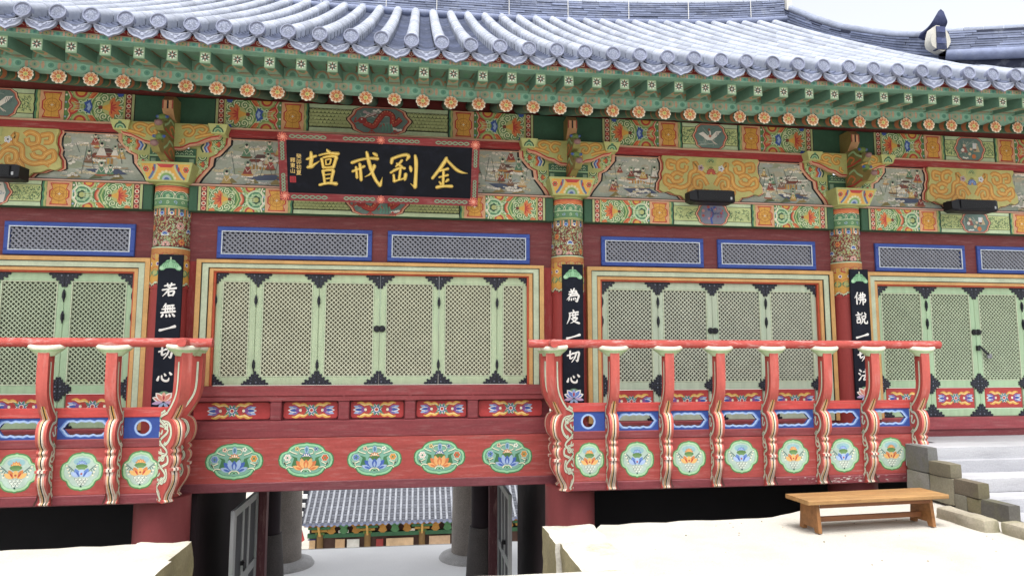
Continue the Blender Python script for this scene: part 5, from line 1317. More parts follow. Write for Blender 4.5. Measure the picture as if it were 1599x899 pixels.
# ridges: many thin courses of flat tiles between a bottom roll and a capping roll
def ridge(name, path, courses, ch, hw, seed, seg=.33, cap=True):
    """path of (x, y, z base, extra height); returns the stack as one part"""
    rnd = random.Random(seed); b = MB(); n = len(path)
    acc = [0]
    for i in range(1, n): acc.append(acc[-1]+math.dist(path[i-1][:3], path[i][:3]))
    def at(s):
        s = min(max(s, 0), acc[-1]); i = 0
        while i < n-2 and acc[i+1] < s: i += 1
        f = (s-acc[i])/(acc[i+1]-acc[i]); return [path[i][k]+f*(path[i+1][k]-path[i][k]) for k in range(4)]
    def nrm(s):
        p, q = at(s-.1), at(s+.1); dx, dy = q[0]-p[0], q[1]-p[1]; l = math.hypot(dx, dy); return (-dy/l, dx/l)
    for k in range(courses):
        s = -rnd.uniform(0, seg)
        while s < acc[-1]:
            s0, s1 = max(s, 0), min(s+seg*rnd.uniform(.9, 1.1), acc[-1]); s = s1+.004
            if s1-s0 < .02: continue
            fv = rnd.uniform(.62, 1.15); col = tuple(c*fv for c in lin('#76819f')); v = []
            jw = hw*(1-.02*k)+rnd.uniform(-.008, .008)
            for ss in (s0, s1):
                p = at(ss); nx, ny = nrm(ss); e = 1+p[3]; z0 = p[2]+k*ch*e; z1 = z0+ch*e*.64+rnd.uniform(-.003, .003)
                for (o, zz) in ((-jw, z0-.006), (jw, z0-.006), (jw*.97, z1), (-jw*.97, z1)): v.append((p[0]+nx*o, p[1]+ny*o, zz))
            b.add(v, [(0, 1, 2, 3), (7, 6, 5, 4), (0, 4, 5, 1), (1, 5, 6, 2), (2, 6, 7, 3), (3, 7, 4, 0)], col)
    m = 24                                                # dark mortar core
    v = []
    for i in range(m+1):
        p = at(acc[-1]*i/m); nx, ny = nrm(acc[-1]*i/m); H_ = courses*ch*(1+p[3])
        for (o, zz) in ((-hw*.8, p[2]-.34), (hw*.8, p[2]-.34), (hw*.8, p[2]+H_*.98), (-hw*.8, p[2]+H_*.98)): v.append((p[0]+nx*o, p[1]+ny*o, zz))
    b.add(v, [(i*4+k, (i+1)*4+k, (i+1)*4+(k+1) % 4, i*4+(k+1) % 4) for i in range(m) for k in range(4)]+[(0, 1, 2, 3), (m*4+3, m*4+2, m*4+1, m*4)], '#2c3248')
    b2 = MB()
    m = max(8, int(acc[-1]/.3))
    for i in range(m):                                    # capping roll
        p, q = at(acc[-1]*i/m), at(acc[-1]*(i+1)/m-.006)
        fv = rnd.uniform(.85, 1.15); col = tuple(c*fv for c in lin('#868fa4'))
        b2.cyl((p[0], p[1], p[2]+courses*ch*(1+p[3])+.01), (q[0], q[1], q[2]+courses*ch*(1+q[3])+.01), .078, .072, 12, col)
    b3 = MB()
    for sg in (1, -1):                                    # roll at the foot on each side
        for i in range(24):
            p, q = at(acc[-1]*i/24), at(acc[-1]*(i+1)/24); a_, c_ = nrm(acc[-1]*i/24), nrm(acc[-1]*(i+1)/24); o = sg*(hw+.015)
            b3.cyl((p[0]+a_[0]*o, p[1]+a_[1]*o, p[2]-.07), (q[0]+c_[0]*o, q[1]+c_[1]*o, q[2]-.07), .085, .085, 12, '#7580a0', caps=False)
    o = b.build('ridge', 'tile', hall, recalc=True); tag(o, label=name)
    q = b2.build('ridge_cap', 'tile', o); q['kind'] = 'stuff'; q = b3.build('ridge_foot_roll', 'tile', o)
    o['kind'] = 'stuff'
    return o, at, acc[-1]
main_path = [(-9.1+17.05*i/40, 3.5, 8.90+zr(-9.1+17.05*i/40)*1.25, 0) for i in range(41)]
ro, at_, ln = ridge('main roof ridge', main_path, 8, .052, .17, 1)
for k in range(11):                                       # pale cords tying the ridge tiles
    p = at_(3.0+k*1.32+rr.uniform(-.2, .2)); c = MB(); c.box(p[0]-.006, p[0]+.006, p[1]-.19, p[1]-.175, p[2]-.02, p[2]+.43, '#e2e2de'); c.build('ridge_cord', 'paint', ro)
c = MB(); xe = 7.96
c.prism([(3.28, 8.95), (3.72, 8.95), (3.72, 9.75), (3.66, 9.98), (3.5, 10.05), (3.34, 9.98), (3.28, 9.75)], 'x', xe, xe+.12, '#d2d0c8'); c.build('ridge_end_plaster', 'paint', hall)
dp = [(8.06, 3.35-4.2*i/24, P(3.35-4.2*i/24-EY)-.03+(.10 if i == 0 else 0)*0, .22*max(0, (i-16)/8)**2+.38*max(0, (11-i)/11)**1.4-.12*(1 if 9 < i else i/9)) for i in range(25)]
ridge('descending roof ridge on the right', dp, 9, .05, .15, 2)
hp = [(8.12+1.5*i/10, -.78-1.3*i/10, 6.60-.40*i/10+.10*max(0, (i-6)/4)**2, -.25) for i in range(11)]
ridge('hip ridge running to the right corner', hp, 9, .05, .15, 3)
# plastered end of the descending ridge with a stacked tile core and an upturned end tile
c = MB(); pts = []
for k in range(20):
    t = 2*pi*k/20; pts.append((7.875+.165*cos(t)*(1+.10*cos(3*t+1)), 6.765+.2*sin(t)*(1+.08*sin(4*t))))
c.prism(pts, 'y', -.97, -.84, '#c4c1b6', smooth=True); o = c.build('ridge_end_plaster', 'paint', hall, recalc=True)
c = MB()
for k in range(4): c.box(7.80+.003*k, 7.965-.003*k, -.985-.004*(k % 2), -.9, 6.585+k*.0905, 6.675+k*.0905, ('#2a3354', '#46507a')[k % 2])
c.build('ridge_end_tiles', 'tile', o)
c = MB(); path = bez([(-.62, 6.96, .12), (-.76, 6.97, .13), (-.86, 7.01, .135), (-.93, 7.08, .125), (-.95, 7.15, .08)], 4)
v = []
for (y, z, wd) in path:
    for (e_, dz_) in ((-1, -.03), (-.6, .06), (0, .10), (.6, .06), (1, -.03), (0, -.06)): v.append((7.915+e_*wd+(z-6.98)*.12, y, z+dz_))
c.add(v, [(j*6+k, j*6+(k+1) % 6, (j+1)*6+(k+1) % 6, (j+1)*6+k) for j in range(len(path)-1) for k in range(6)]+[tuple(range(6)), tuple(range(len(v)-1, len(v)-7, -1))], '#2c365c', True)
c.build('end_tile', 'tile', o, recalc=True)
# ================================================================ signboard, couplet boards, lamps
def ray(px, py):
    f = (sin(YAW)*cos(PITCH), cos(YAW)*cos(PITCH), sin(PITCH)); r = (cos(YAW), -sin(YAW), 0); u = (-sin(YAW)*sin(PITCH), -cos(YAW)*sin(PITCH), cos(PITCH))
    a, b = (px-799.5)/1050, (449.5-py)/1050
    return [f[i]+a*r[i]+b*u[i] for i in range(3)]
# plane of the signboard: it leans forward from the wall
SO = (-.515, -.43, 4.055); sl_ = math.hypot(.33, .85); E2 = (0, -.33/sl_, .85/sl_); NN = (0, -.85/sl_, -.33/sl_)
def on_sign(px, py):
    d = ray(px, py); t = sum(NN[i]*(SO[i]-CAM[i]) for i in range(3))/sum(NN[i]*d[i] for i in range(3))
    p = [CAM[i]+t*d[i] for i in range(3)]
    return (p[0]-SO[0], sum((p[i]-SO[i])*E2[i] for i in range(3)))
def sign_map(u, v, h): return (u, E2[1]*v+NN[1]*h, E2[2]*v+NN[2]*h)
SW, SH = 1.345, .905
sign = thing('signboard', 'black signboard with four gold characters in a red frame under the eaves', 'signboard', SO)
def slab(b, u0, u1, v0, v1, h0, h1, c):
    v = [sign_map(u, v_, h) for h in (h0, h1) for v_ in (v0, v1) for u in (u0, u1)]
    b.add(v, [(0, 2, 3, 1), (4, 5, 7, 6), (0, 1, 5, 4), (2, 6, 7, 3), (0, 4, 6, 2), (1, 3, 7, 5)], c)
b = MB(); slab(b, -SW+.05, SW-.05, .05, SH-.05, -.03, .0, '#10141f'); b.build('panel', 'lacquer', sign)
b = MB(); t = .10
def mitre(b, pts, h0, h1, h2, c):
    """sloping frame member: outer edge at h1, inner edge at h2"""
    (a0, a1, b1, b0) = pts
    v = [sign_map(*a0, h1), sign_map(*a1, h1), sign_map(*b1, h2), sign_map(*b0, h2), sign_map(*a0, h0), sign_map(*a1, h0), sign_map(*b1, h0), sign_map(*b0, h0)]
    b.add(v, [(0, 1, 2, 3), (7, 6, 5, 4), (0, 4, 5, 1), (1, 5, 6, 2), (2, 6, 7, 3), (3, 7, 4, 0)], c)
o0, o1 = (-SW, -.0), (SW, SH)
FR = '#8f3034'
for pts in (((-SW, 0), (SW, 0), (SW-t, t), (-SW+t, t)), ((SW, 0), (SW, SH), (SW-t, SH-t), (SW-t, t)), ((SW, SH), (-SW, SH), (-SW+t, SH-t), (SW-t, SH-t)), ((-SW, SH), (-SW, 0), (-SW+t, t), (-SW+t, SH-t))):
    bb = MB(); mitre(bb, pts, -.04, .05, .012, FR); fo = bb.build('frame_board', 'board', sign, recalc=True)
def frame_map(u, v, h):
    d = min(u+SW, SW-u, v, SH-v); return sign_map(u, v, .05-.038*min(max(d/t, 0), 1)+h)
a = Art(frame_map)
VG = '#93a584'
def vine(x0, x1, y, vert=False):
    n = 26
    for ph in (0, pi):
        q = [(x0+(x1-x0)*k/n, y+.02*sin(ph+k*2*pi*3/n)) for k in range(n+1)]
        if vert: q = [(yy, xx) for xx, yy in q]
        a.line(q, .018, '#56705e'); a.line(q, .011, VG)
for y in (.05, SH-.05):
    for (p, q) in ((-1.2, -.72), (-.5, -.08), (.1, .52), (.74, 1.2)): vine(p, q, y)
for x in (-SW+.05, SW-.05):
    for (p, q) in ((.12, .36), (.54, .78)): vine(p, q, x, True)
def coral(cx, cy, s=1):
    for k in range(9):
        t_ = k*2*pi/9; a.swirl(cx+.034*s*cos(t_), cy+.034*s*sin(t_), .02*s, t_, 1.0, .011*s, '#e9785f', 7)
    a.disc(cx, cy, .02*s, '#f0a088', 7)
for x in (-SW+.06, SW-.06):
    for y in (.06, SH-.06): coral(x, y, 1.15)
coral(0, .05); coral(0, SH-.05)
a.build('frame_painting', 'paint', sign)
def brush(b, pts, c, mp, lift, base=.0):
    """one brush stroke: points (u, v, width); domed section, rounded ends"""
    q = bez(pts, 5); n = len(q)
    ext = []
    for end, s in ((0, 1), (n-1, -1)):
        i, j = end, end+s; dx, dy = q[i][0]-q[j][0], q[i][1]-q[j][1]; l = math.hypot(dx, dy) or 1
        ext.append((q[i][0]+dx/l*q[i][2]*.32, q[i][1]+dy/l*q[i][2]*.32, q[i][2]*.35))
    q = [ext[0]]+q+[ext[1]]; n = len(q); v = []
    for i in range(n):
        p, r_ = q[max(i-1, 0)], q[min(i+1, n-1)]; dx, dy = r_[0]-p[0], r_[1]-p[1]; l = math.hypot(dx, dy) or 1; w_ = q[i][2]/2; nx, ny = -dy/l*w_, dx/l*w_
        for (o, h) in ((-1, 0), (-.55, .75), (0, 1), (.55, .75), (1, 0)): v.append(mp(q[i][0]+nx*o, q[i][1]+ny*o, base+lift*h))
    f = [(i*5+k, i*5+k+1, (i+1)*5+k+1, (i+1)*5+k) for i in range(n-1) for k in range(4)]
    b.add(v, [g[::-1] for g in f]+[(0, 1, 2, 3, 4), tuple(range(n*5-1, n*5-6, -1))], c, True)
S8 = 8.988
A1 = lambda x, y: on_sign(430+x/S8, 205+y/S8)
A2 = lambda x, y: on_sign(590+x/S8, 215+y/S8)
pxm = (on_sign(600, 260)[0]-on_sign(599, 260)[0])/S8
GLY = [
 (A1, 'altar', [[(440,395,30),(500,370,36),(575,345,34)], [(500,292,34),(505,380,48),(492,500,44)], [(452,505,40),(510,495,46),(560,460,30),(622,418,10)], [(722,252,20),(738,278,40),(765,300,42)], [(612,338,26),(745,308,32),(888,316,44)], [(650,385,40),(662,450,36),(676,515,40)], [(668,372,28),(760,352,34),(850,358,48),(838,430,40),(812,510,44)], [(676,505,30),(740,508,30),(812,500,34)], [(706,402,22),(714,472,20)], [(706,402,20),(778,392,24),(764,460,24)], [(714,468,20),(766,460,22)], [(668,552,40),(682,640,34),(694,735,34)], [(676,553,30),(745,545,34),(812,550,44),(796,640,38),(782,730,36)], [(692,612,20),(780,600,22)], [(694,668,20),(778,656,22)], [(620,752,36),(740,728,36),(862,738,50)]]),
 (A1, 'precept', [[(1072,442,44),(1200,398,36),(1330,380,34),(1440,388,46)], [(1282,292,38),(1305,400,46),(1345,540,46),(1405,680,42),(1470,765,46)], [(1472,762,44),(1488,700,26),(1502,645,6)], [(1372,306,30),(1400,322,42),(1428,342,36)], [(1392,478,46),(1372,540,40),(1330,600,28),(1258,640,12)], [(1084,562,38),(1170,530,32),(1252,490,36)], [(1132,500,34),(1140,570,34),(1146,655,38)], [(1186,456,38),(1196,560,38),(1204,688,42)]]),
 (A2, 'firm', [[(202,292,46),(196,325,44),(190,362,38)], [(202,296,40),(310,256,40),(400,242,44),(432,268,46),(402,318,24)], [(340,318,36),(305,360,34),(252,404,26)], [(262,362,26),(320,395,34),(372,440,30)], [(178,494,32),(250,450,38),(320,425,32),(382,430,36)], [(318,440,36),(308,520,36),(298,590,36)], [(222,520,34),(226,570,34),(230,616,40)], [(232,612,36),(300,592,28),(372,572,30)], [(392,508,44),(386,550,44),(376,592,38)], [(452,398,26),(462,435,44),(466,478,28)], [(522,246,34),(536,330,48),(534,500,44),(522,700,50)], [(522,702,40),(490,672,22),(458,642,8)]]),
 (A2, 'golden', [[(966,282,40),(940,335,50),(860,450,44),(764,572,40)], [(972,318,36),(1040,390,40),(1110,455,44),(1180,488,34),(1262,502,6)], [(864,466,34),(925,452,32),(988,436,38)], [(860,556,30),(925,540,28),(986,524,34)], [(922,450,36),(918,570,36),(914,690,36)], [(862,618,24),(888,654,36)], [(988,588,42),(952,620,24)], [(824,698,48),(930,682,36),(1042,684,46)]])]
for (fn, nm, strokes) in GLY:
    b = MB()
    for k, sp in enumerate(strokes):
        brush(b, [(*fn(x, y), w_*pxm*1.22) for x, y, w_ in sp], '#f2cf58', sign_map, .022, .0006+k*.0004)
    b.build('gold_character', 'gold', sign)
def font_mesh(body, size):
    cu = bpy.data.curves.new('t', 'FONT'); cu.body = body; cu.size = size; cu.align_x = 'CENTER'; cu.offset = size*.008
    to = bpy.data.objects.new('t', cu); ROOT.objects.link(to)
    me = bpy.data.meshes.new_from_object(to.evaluated_get(bpy.context.evaluated_depsgraph_get()))
    V = [tuple(v.co) for v in me.vertices]; F = [tuple(p.vertices) for p in me.polygons]
    bpy.data.objects.remove(to); return V, F
for (txt, px, y0, y1) in (('癸卯初夏', 466.5, 240, 274), ('釋東山', 457, 246, 271)):
    b = MB(); (u0, v0), (u1, v1) = on_sign(px, y0), on_sign(px, y1); n = len(txt); st_ = (v0-v1)/n
    for k, ch in enumerate(txt):
        V, F = font_mesh(ch, st_*.98)
        b.add([sign_map(u0+(u1-u0)*k/n+x, v0-st_*(k+.85)+y, .002) for x, y, z in V], F, '#e6c26a')
    b.build('small_inscription', 'gold', sign)
a = Art(sign_map); u, v = on_sign(457.5, 280)
a.rect(u-.04, u+.04, v-.042, v+.042, '#b3242f')
for k in range(3):
    a.line([(u-.03, v-.028+k*.028), (u+.03, v-.028+k*.028)], .006, '#5a1520'); a.line([(u-.024+k*.024, v-.03), (u-.024+k*.024, v+.03)], .005, '#5a1520')
a.build('red_seal', 'paint', sign)
CH = {
 '若': [[(18,27,8),(50,22,9),(84,17,9)], [(37,11,8),(42,34,9)], [(63,7,9),(57,31,8)], [(6,54,9),(50,46,10),(94,40,11)], [(53,34,10),(40,60,10),(10,94,4)], [(45,66,9),(48,92,10)], [(46,66,8),(80,60,11),(73,90,10)], [(48,89,8),(74,86,8)]],
 '無': [[(34,4,9),(18,28,5)], [(22,20,8),(84,14,10)], [(10,41,8),(90,33,11)], [(4,64,9),(94,54,12)], [(33,22,8),(31,62,8)], [(47,20,7),(46,60,7)], [(61,19,7),(61,58,7)], [(76,17,8),(75,56,8)], [(18,74,12),(8,92,7)], [(38,76,8),(41,90,12)], [(58,74,8),(63,88,12)], [(76,70,8),(90,86,13)]],
 '一': [[(6,64,14),(24,60,10),(60,50,9),(94,40,15)]],
 '切': [[(4,46,10),(30,38,9),(50,28,11)], [(26,12,10),(24,60,11),(32,66,10),(50,54,5)], [(48,32,9),(90,22,12),(84,60,12),(78,84,11),(66,76,4)], [(70,30,10),(58,62,9),(36,92,4)]],
 '心': [[(13,50,7),(5,76,15)], [(30,46,8),(34,68,11),(50,80,12),(70,78,12),(76,60,5)], [(46,34,7),(54,46,13)], [(78,26,8),(90,40,14)]],
 '為': [[(60,2,10),(50,18,6)], [(34,8,7),(42,18,9)], [(22,27,8),(74,19,10),(68,36,8)], [(18,43,8),(80,35,10),(77,52,8)], [(56,10,9),(34,48,9),(4,82,4)], [(24,58,8),(90,48,12),(84,80,11),(78,94,10),(66,88,4)], [(24,72,9),(18,88,7)], [(38,72,7),(38,86,9)], [(52,70,7),(56,82,9)], [(64,66,7),(71,78,9)]],
 '度': [[(50,0,8),(56,12,11)], [(20,23,8),(88,14,11)], [(25,21,9),(24,56,10),(4,98,4)], [(34,39,7),(88,31,9)], [(46,28,8),(49,52,8)], [(68,26,8),(66,50,8)], [(48,51,6),(68,49,6)], [(36,63,8),(80,56,10),(60,78,8),(30,94,4)], [(42,66,6),(62,82,10),(96,94,13)]],
 '佛': [[(28,4,9),(18,26,9),(2,48,4)], [(20,34,9),(20,94,10)], [(38,27,8),(86,20,10),(83,38,8),(42,43,8),(40,61,8),(90,54,10),(86,78,9),(76,72,4)], [(53,6,8),(54,60,9),(40,94,4)], [(71,4,9),(71,98,9)]],
 '說': [[(20,4,7),(28,14,11)], [(4,26,8),(44,20,9)], [(12,40,7),(38,36,8)], [(12,52,7),(38,48,8)], [(12,63,8),(14,86,8)], [(12,63,7),(41,59,9),(37,84,8)], [(14,84,7),(36,82,7)], [(58,8,9),(50,28,5)], [(76,6,7),(88,22,11)], [(53,37,8),(56,56,8)], [(54,37,7),(84,32,10),(79,54,8)], [(56,54,7),(79,52,7)], [(62,56,8),(56,76,8),(40,94,4)], [(73,54,8),(75,82,10),(96,86,10),(98,68,4)]],
 '法': [[(12,12,8),(25,24,12)], [(3,38,8),(16,47,12)], [(4,90,10),(16,76,9),(30,54,4)], [(40,29,8),(88,22,10)], [(63,6,9),(62,54,9)], [(32,57,9),(96,48,11)], [(62,56,9),(42,86,9),(84,78,7)], [(74,66,7),(92,94,14)]]}
def leaf_crest(a, cx, z):
    """pale green lotus leaf folded over the top of the board"""
    a.line([(cx, z+.012), (cx, z+.055)], .02, '#b9c4a4')
    lf = [(0, .02), (-.05, .012), (-.085, -.03), (-.13, -.07), (-.145, -.105), (-.12, -.13), (-.085, -.125), (-.06, -.10), (0, -.095), (.06, -.10), (.085, -.125), (.12, -.13), (.145, -.105), (.13, -.07), (.085, -.03), (.05, .012)]
    a.poly([(cx+x, z+y) for x, y in lf], '#5d9a6c'); a.poly([(cx+x*.93, z+y*.9-.003) for x, y in lf], '#8cc795')
    for sg in (1, -1):
        for k in range(4): a.line(bez([(cx+sg*.008, z+.005), (cx+sg*(.03+.02*k), z-.03), (cx+sg*(.035+.03*k), z-.085)], 3), .006, '#4f8a5f')
        a.disc(cx+sg*.112, z-.095, .026, '#a9d8ab', 8)
def couplet(x0, x1, z0, z1, txt, zs, flower, label):
    cx = (x0+x1)/2; Y = -.292; t_ = thing('couplet_board', label, 'plaque', (cx, -.26, z0), 'black couplet boards on the columns')
    def L(o): o.location = (-cx, .26, -z0); return o
    b = MB(); b.bbox(x0, x1, Y, -.255, z0, z1, '#141a28', .006); L(b.build('board', 'lacquer', t_))
    a = Art(front(Y)); leaf_crest(a, cx, z1-.09); L(a.build('leaf_crest', 'paint', t_))
    for ch, z in zip(txt, zs):
        b = MB(); s = .20 if ch != '一' else .22
        for k, sp in enumerate(CH[ch]):
            brush(b, [(cx+(x-50)/100*s+.008*0, z+(50-y)/100*s*1.02, w_/100*s*1.22) for x, y, w_ in sp], '#f2f0ea', front(Y), .004, .0006+.0002*k)
        L(b.build('white_character', 'paint', t_))
    a = Art(front(Y)); z = z0+.08
    c1, c2 = flower
    a.disc(cx, z+.08, .075, '#6f9a72', 10, ry=.05)
    for sg in (1, -1):
        for (an, l, w_) in ((1.25, .15, .07), (.75, .15, .08)): a.petal(cx, z, pi/2-sg*an, l, w_, WHT); a.petal(cx, z, pi/2-sg*an, l*.85, w_*.65, c1)
    a.petal(cx, z, pi/2, .12, .06, c2); a.petal(cx, z+.01, pi/2, .07, .03, '#c23a45')
    for sg in (1, -1): a.petal(cx+sg*.01, z-.01, pi/2-sg*1.75, .14, .045, '#c9a9d0'); a.petal(cx+sg*.0, z-.02, pi/2-sg*2.4, .09, .04, LBL)
    L(a.build('painted_lotus', 'paint', t_))
couplet(-3.437, -3.125, 1.262, 3.29, '若無一切心', (2.816, 2.532, 2.302, 1.979, 1.667), ('#e08a72', '#e8a890'), 'black couplet board with white characters, on the column left of the centre doors')
couplet(2.088, 2.400, 1.262, 3.262, '為度一切心', (2.809, 2.493, 2.215, 1.929, 1.618), ('#5f86d8', '#9bb5ea'), 'black couplet board ending in a blue lotus, on the column right of the centre doors')
couplet(6.640, 6.950, 1.262, 3.272, '佛說一切法', (2.818, 2.511, 2.244, 1.94, 1.647), ('#e08a72', '#f0c0a8'), 'rightmost black couplet board, its lower end behind the balcony posts')
def lamp(x0, x1, label):
    cx = (x0+x1)/2; t_ = thing('speaker', label, 'speaker', (cx, -.3, 4.17), 'black speakers on the ledge')
    def L(o): o.location = (-cx, .3, -4.17); return o
    b = MB(); q = [(-.36, 4.375), (-.60, 4.365), (-.615, 4.20), (-.58, 4.18), (-.36, 4.185)]
    n = len(q); v = []
    for (x, k) in ((x0, .72), (x0+.09, 1), (x1-.04, 1), (x1, .9)):
        for (y, z) in q: v.append((x, -.47+(y+.47)*k, 4.28+(z-4.28)*k))
    b.add(v, [(j*n+i, (j+1)*n+i, (j+1)*n+(i+1) % n, j*n+(i+1) % n) for j in range(3) for i in range(n)]+[tuple(range(n)), tuple(range(4*n-1, 3*n-1, -1))], '#121319')
    L(b.build('case', 'plastic', t_, recalc=True))
    b = MB(); b.box(x0+.11, x1-.1, -.622, -.612, 4.215, 4.35, '#0c0d11')
    for k in range(9): b.box(x0+.115, x1-.105, -.625, -.621, 4.222+k*.014, 4.228+k*.014, '#191a20')
    L(b.build('grille', 'plastic', t_))
    b = MB(); b.box(x1-.078, x1-.055, -.62, -.606, 4.225, 4.262, '#c8ccd0'); b.box(x1-.082, x1-.05, -.621, -.606, 4.238, 4.246, '#8f949a'); L(b.build('badge', 'plastic', t_))
    b = MB(); b.box(cx-.14, cx-.11, -.37, -.12, 4.26, 4.40, '#4a3038'); b.box(cx+.11, cx+.14, -.37, -.12, 4.26, 4.40, '#4a3038'); b.box(cx-.14, cx+.14, -.2, -.17, 4.40, 4.43, '#4a3038'); L(b.build('mounting_bracket', 'iron', t_))
lamp(-5.74, -5.06, 'black speaker on the ledge, cut off by the left edge of the picture')
lamp(3.95, 4.64, 'black speaker on the ledge above the third pair of transom windows')
lamp(8.24, 9.02, 'rightmost black speaker on the ledge, near the right edge')
# ================================================================ bench
bench = thing('bench', 'low varnished wooden bench standing in front of the right balcony', 'bench', (5.13, -2.555, 0)); bench.rotation_euler.z = .062
b = MB(); b.bbox(-.90, .90, -.215, -.001, .315, .36, '#a87d44', .006); b.build('seat_plank', 'bench_wood', bench); b = MB(); b.bbox(-.90, .90, .003, .215, .315, .36, '#a0743c', .006); b.build('seat_plank', 'bench_wood', bench)
for x in (-.76, .70):
    b = MB(); b.prism([(-.17, .0), (-.10, .0), (-.085, .045), (.085, .045), (.10, .0), (.17, .0), (.135, .314), (-.135, .314)], 'x', x, x+.042, '#94622e'); b.build('leg', 'bench_wood', bench, recalc=True)
b = MB(); b.bbox(-.717, .699, -.02, .02, .085, .14, '#86522a', .004); b.build('stretcher', 'bench_wood', bench)
b = MB(); b.bbox(-.717, .699, -.16, -.135, .265, .3145, '#7f4c24', .004); b.build('apron', 'bench_wood', bench)
# ================================================================ stone steps at the right
steps = thing('stone_steps', 'grey stone steps with stepped side wall at the right edge', 'steps', (9.2, -1.3, 0))
def Ls(o): o.location = (-9.2, 1.3, 0); return o
rs = random.Random(11)
for k, (yf, yb, z0, z1) in enumerate(((-1.30, -.06, .36, .68), (-1.42, -1.10, .345, .52), (-1.86, -1.36, .18, .36), (-2.25, -1.80, .0, .18), (-2.66, -2.2, -.1, .02))):
    xs = [7.02, 9.3+rs.uniform(-.4, .4), 13.0]
    for j in range(2):
        b = rough_block(xs[j]+.005, xs[j+1]-.005, yf, yb if k else -.775, z0, z1, ('#b2b3b8', '#a9aab0', '#aeaeb2')[(k+j) % 3], 30+k*2+j, .008, (18, 5, 5), .012); Ls(b.build('tread', 'step', steps))
b = MB(); b.box(7.56, 13, -.774, -.05, .3, .672, '#a5a5aa'); Ls(b.build('landing', 'step', steps))
blocks = [(-1.42, -1.0, .36, .70, '#6c6c6a'), (-1.40, -1.0, .02, .355, '#85837c'), (-1.80, -1.425, .36, .535, '#77705c'), (-1.83, -1.405, .02, .355, '#857f6a'), (-2.22, -1.835, .185, .372, '#6c6252'), (-2.02, -1.835, .0, .18, '#7c7868'), (-2.24, -2.025, .0, .18, '#7a7256'), (-2.64, -2.245, -.02, .195, '#5f5c56')]
for k, (y0, y1, z0, z1, c) in enumerate(blocks):
    b = rough_block(6.86, 7.016, y0, y1, z0, z1, c, 60+k, .012, (3, 6, 5), .012); Ls(b.build('side_block', 'stone', steps))
# rough kerb running forward from the steps
kerb = thing('kerb', 'rough mossy stone kerb on the ground beside the stone steps', 'kerb', (6.4, -2.8, 0))
for k, (y0, y1) in enumerate(((-2.95, -2.2), (-3.75, -2.96), (-4.6, -3.76))):
    ym = (y0+y1)/2; xo = 6.28+(-2.2-ym)*.20
    o = rough_block(xo-.11, xo+.11, y0, y1, -.1, .125, ('#a59c88', '#a89f8a', '#9c957c')[k], 80+k, .03, (5, 12, 5), .04).build('kerb_block', 'stone', kerb); o.location = (-6.4, 2.8, 0)
# loose stones and pebbles on the terrace
pb = MB(); rp = random.Random(5)
for k in range(60):
    x, y = rp.uniform(1.9, 6.3), rp.uniform(-5, -2.1)
    if rp.random() < .2: x = rp.uniform(-5, -2.9)
    r = rp.uniform(.004, .012); n = 6
    v = [(x+r*cos(2*pi*i/n)*rp.uniform(.8, 1.2), y+r*sin(2*pi*i/n)*rp.uniform(.8, 1.2), -.012) for i in range(n)]+[(x+r*.5*cos(2*pi*i/n), y+r*.5*sin(2*pi*i/n), -.012+r*.7) for i in range(n)]
    pb.add(v, [(i, (i+1) % n, n+(i+1) % n, n+i) for i in range(n)]+[tuple(range(n, 2*n))], rp.choice(('#9a8f7a', '#7d7566', '#b9ae98')))
tag(pb.build('pebbles', 'stone'), 'scattered pebbles on the sandy terrace', 'pebbles', kind='stuff')
# ================================================================ hall across the lower courtyard, seen through the passage
far = thing('courtyard_hall', 'distant tiled hall seen through the passage below', 'temple', (-1.5, 41, -13.2))
def Lf(o): o.location = (1.5, -41, 13.2); return o
def FP(t): return -9.22+.40*t+.030*t*t
FX0, FX1 = -7.6, 9.0; FY = 38.3
b = MB(); n = 10
for j in range(n):
    t0, t1 = 8*j/n, 8*(j+1)/n; b.add([(FX0, FY+t0, FP(t0)-.14), (FX1, FY+t0, FP(t0)-.14), (FX1, FY+t1, FP(t1)-.14), (FX0, FY+t1, FP(t1)-.14)], [(0, 1, 2, 3)], '#4a4c54')
b.add([(FX0, FY+8, FP(8)-.14), (FX1, FY+8, FP(8)-.14), (FX1, FY+16, -9.2), (FX0, FY+16, -9.2)], [(0, 1, 2, 3)], '#4a4c54')
froof = Lf(b.build('roof', 'far_tile', far))
b = MB(); m = 6
for j in range(14):
    t0, t1 = 8*j/14, 8*(j+1)/14; v = [(.085*cos(pi*k/m), FY+t, FP(t)-.08+.085*sin(pi*k/m)) for t in (t0, t1) for k in range(m+1)]
    b.add(v, [(k, m+1+k, m+2+k, k+1) for k in range(m)], '#84878e', True)
b.cyl((0, FY-.03, FP(0)-.07), (0, FY+.02, FP(0)-.07), .10, .10, 10, '#5c637a')
cm = b.mesh('cover_tile_row', 'far_tile', True)
b = MB(); rp = random.Random(9)
for j in range(30):
    t0 = 8*j/30; t1 = 8*(j+1)/30; fv = rp.uniform(.7, 1.1); c = tuple(q*fv for q in lin('#565962'))
    b.add([(-.11, FY+t0, FP(t0)-.09), (.11, FY+t0, FP(t0)-.09), (.11, FY+t1, FP(t1)-.135), (-.11, FY+t1, FP(t1)-.135), (-.11, FY+t0, FP(t0)-.135), (.11, FY+t0, FP(t0)-.135)], [(0, 1, 2, 3), (4, 5, 1, 0)], c)
b.prism([(-.17, FP(0)-.1), (.17, FP(0)-.1), (.1, FP(0)-.22), (0, FP(0)-.27), (-.1, FP(0)-.22)], 'y', FY-.02, FY, '#6d7590')
pm = b.mesh('pan_tile_row', 'far_tile')
x = FX0+.3
while x < FX1: obj('cover_tile_row', cm, froof, (x, 0, 0)); obj('pan_tile_row', pm, froof, (x+.2, 0, 0)); x += .40
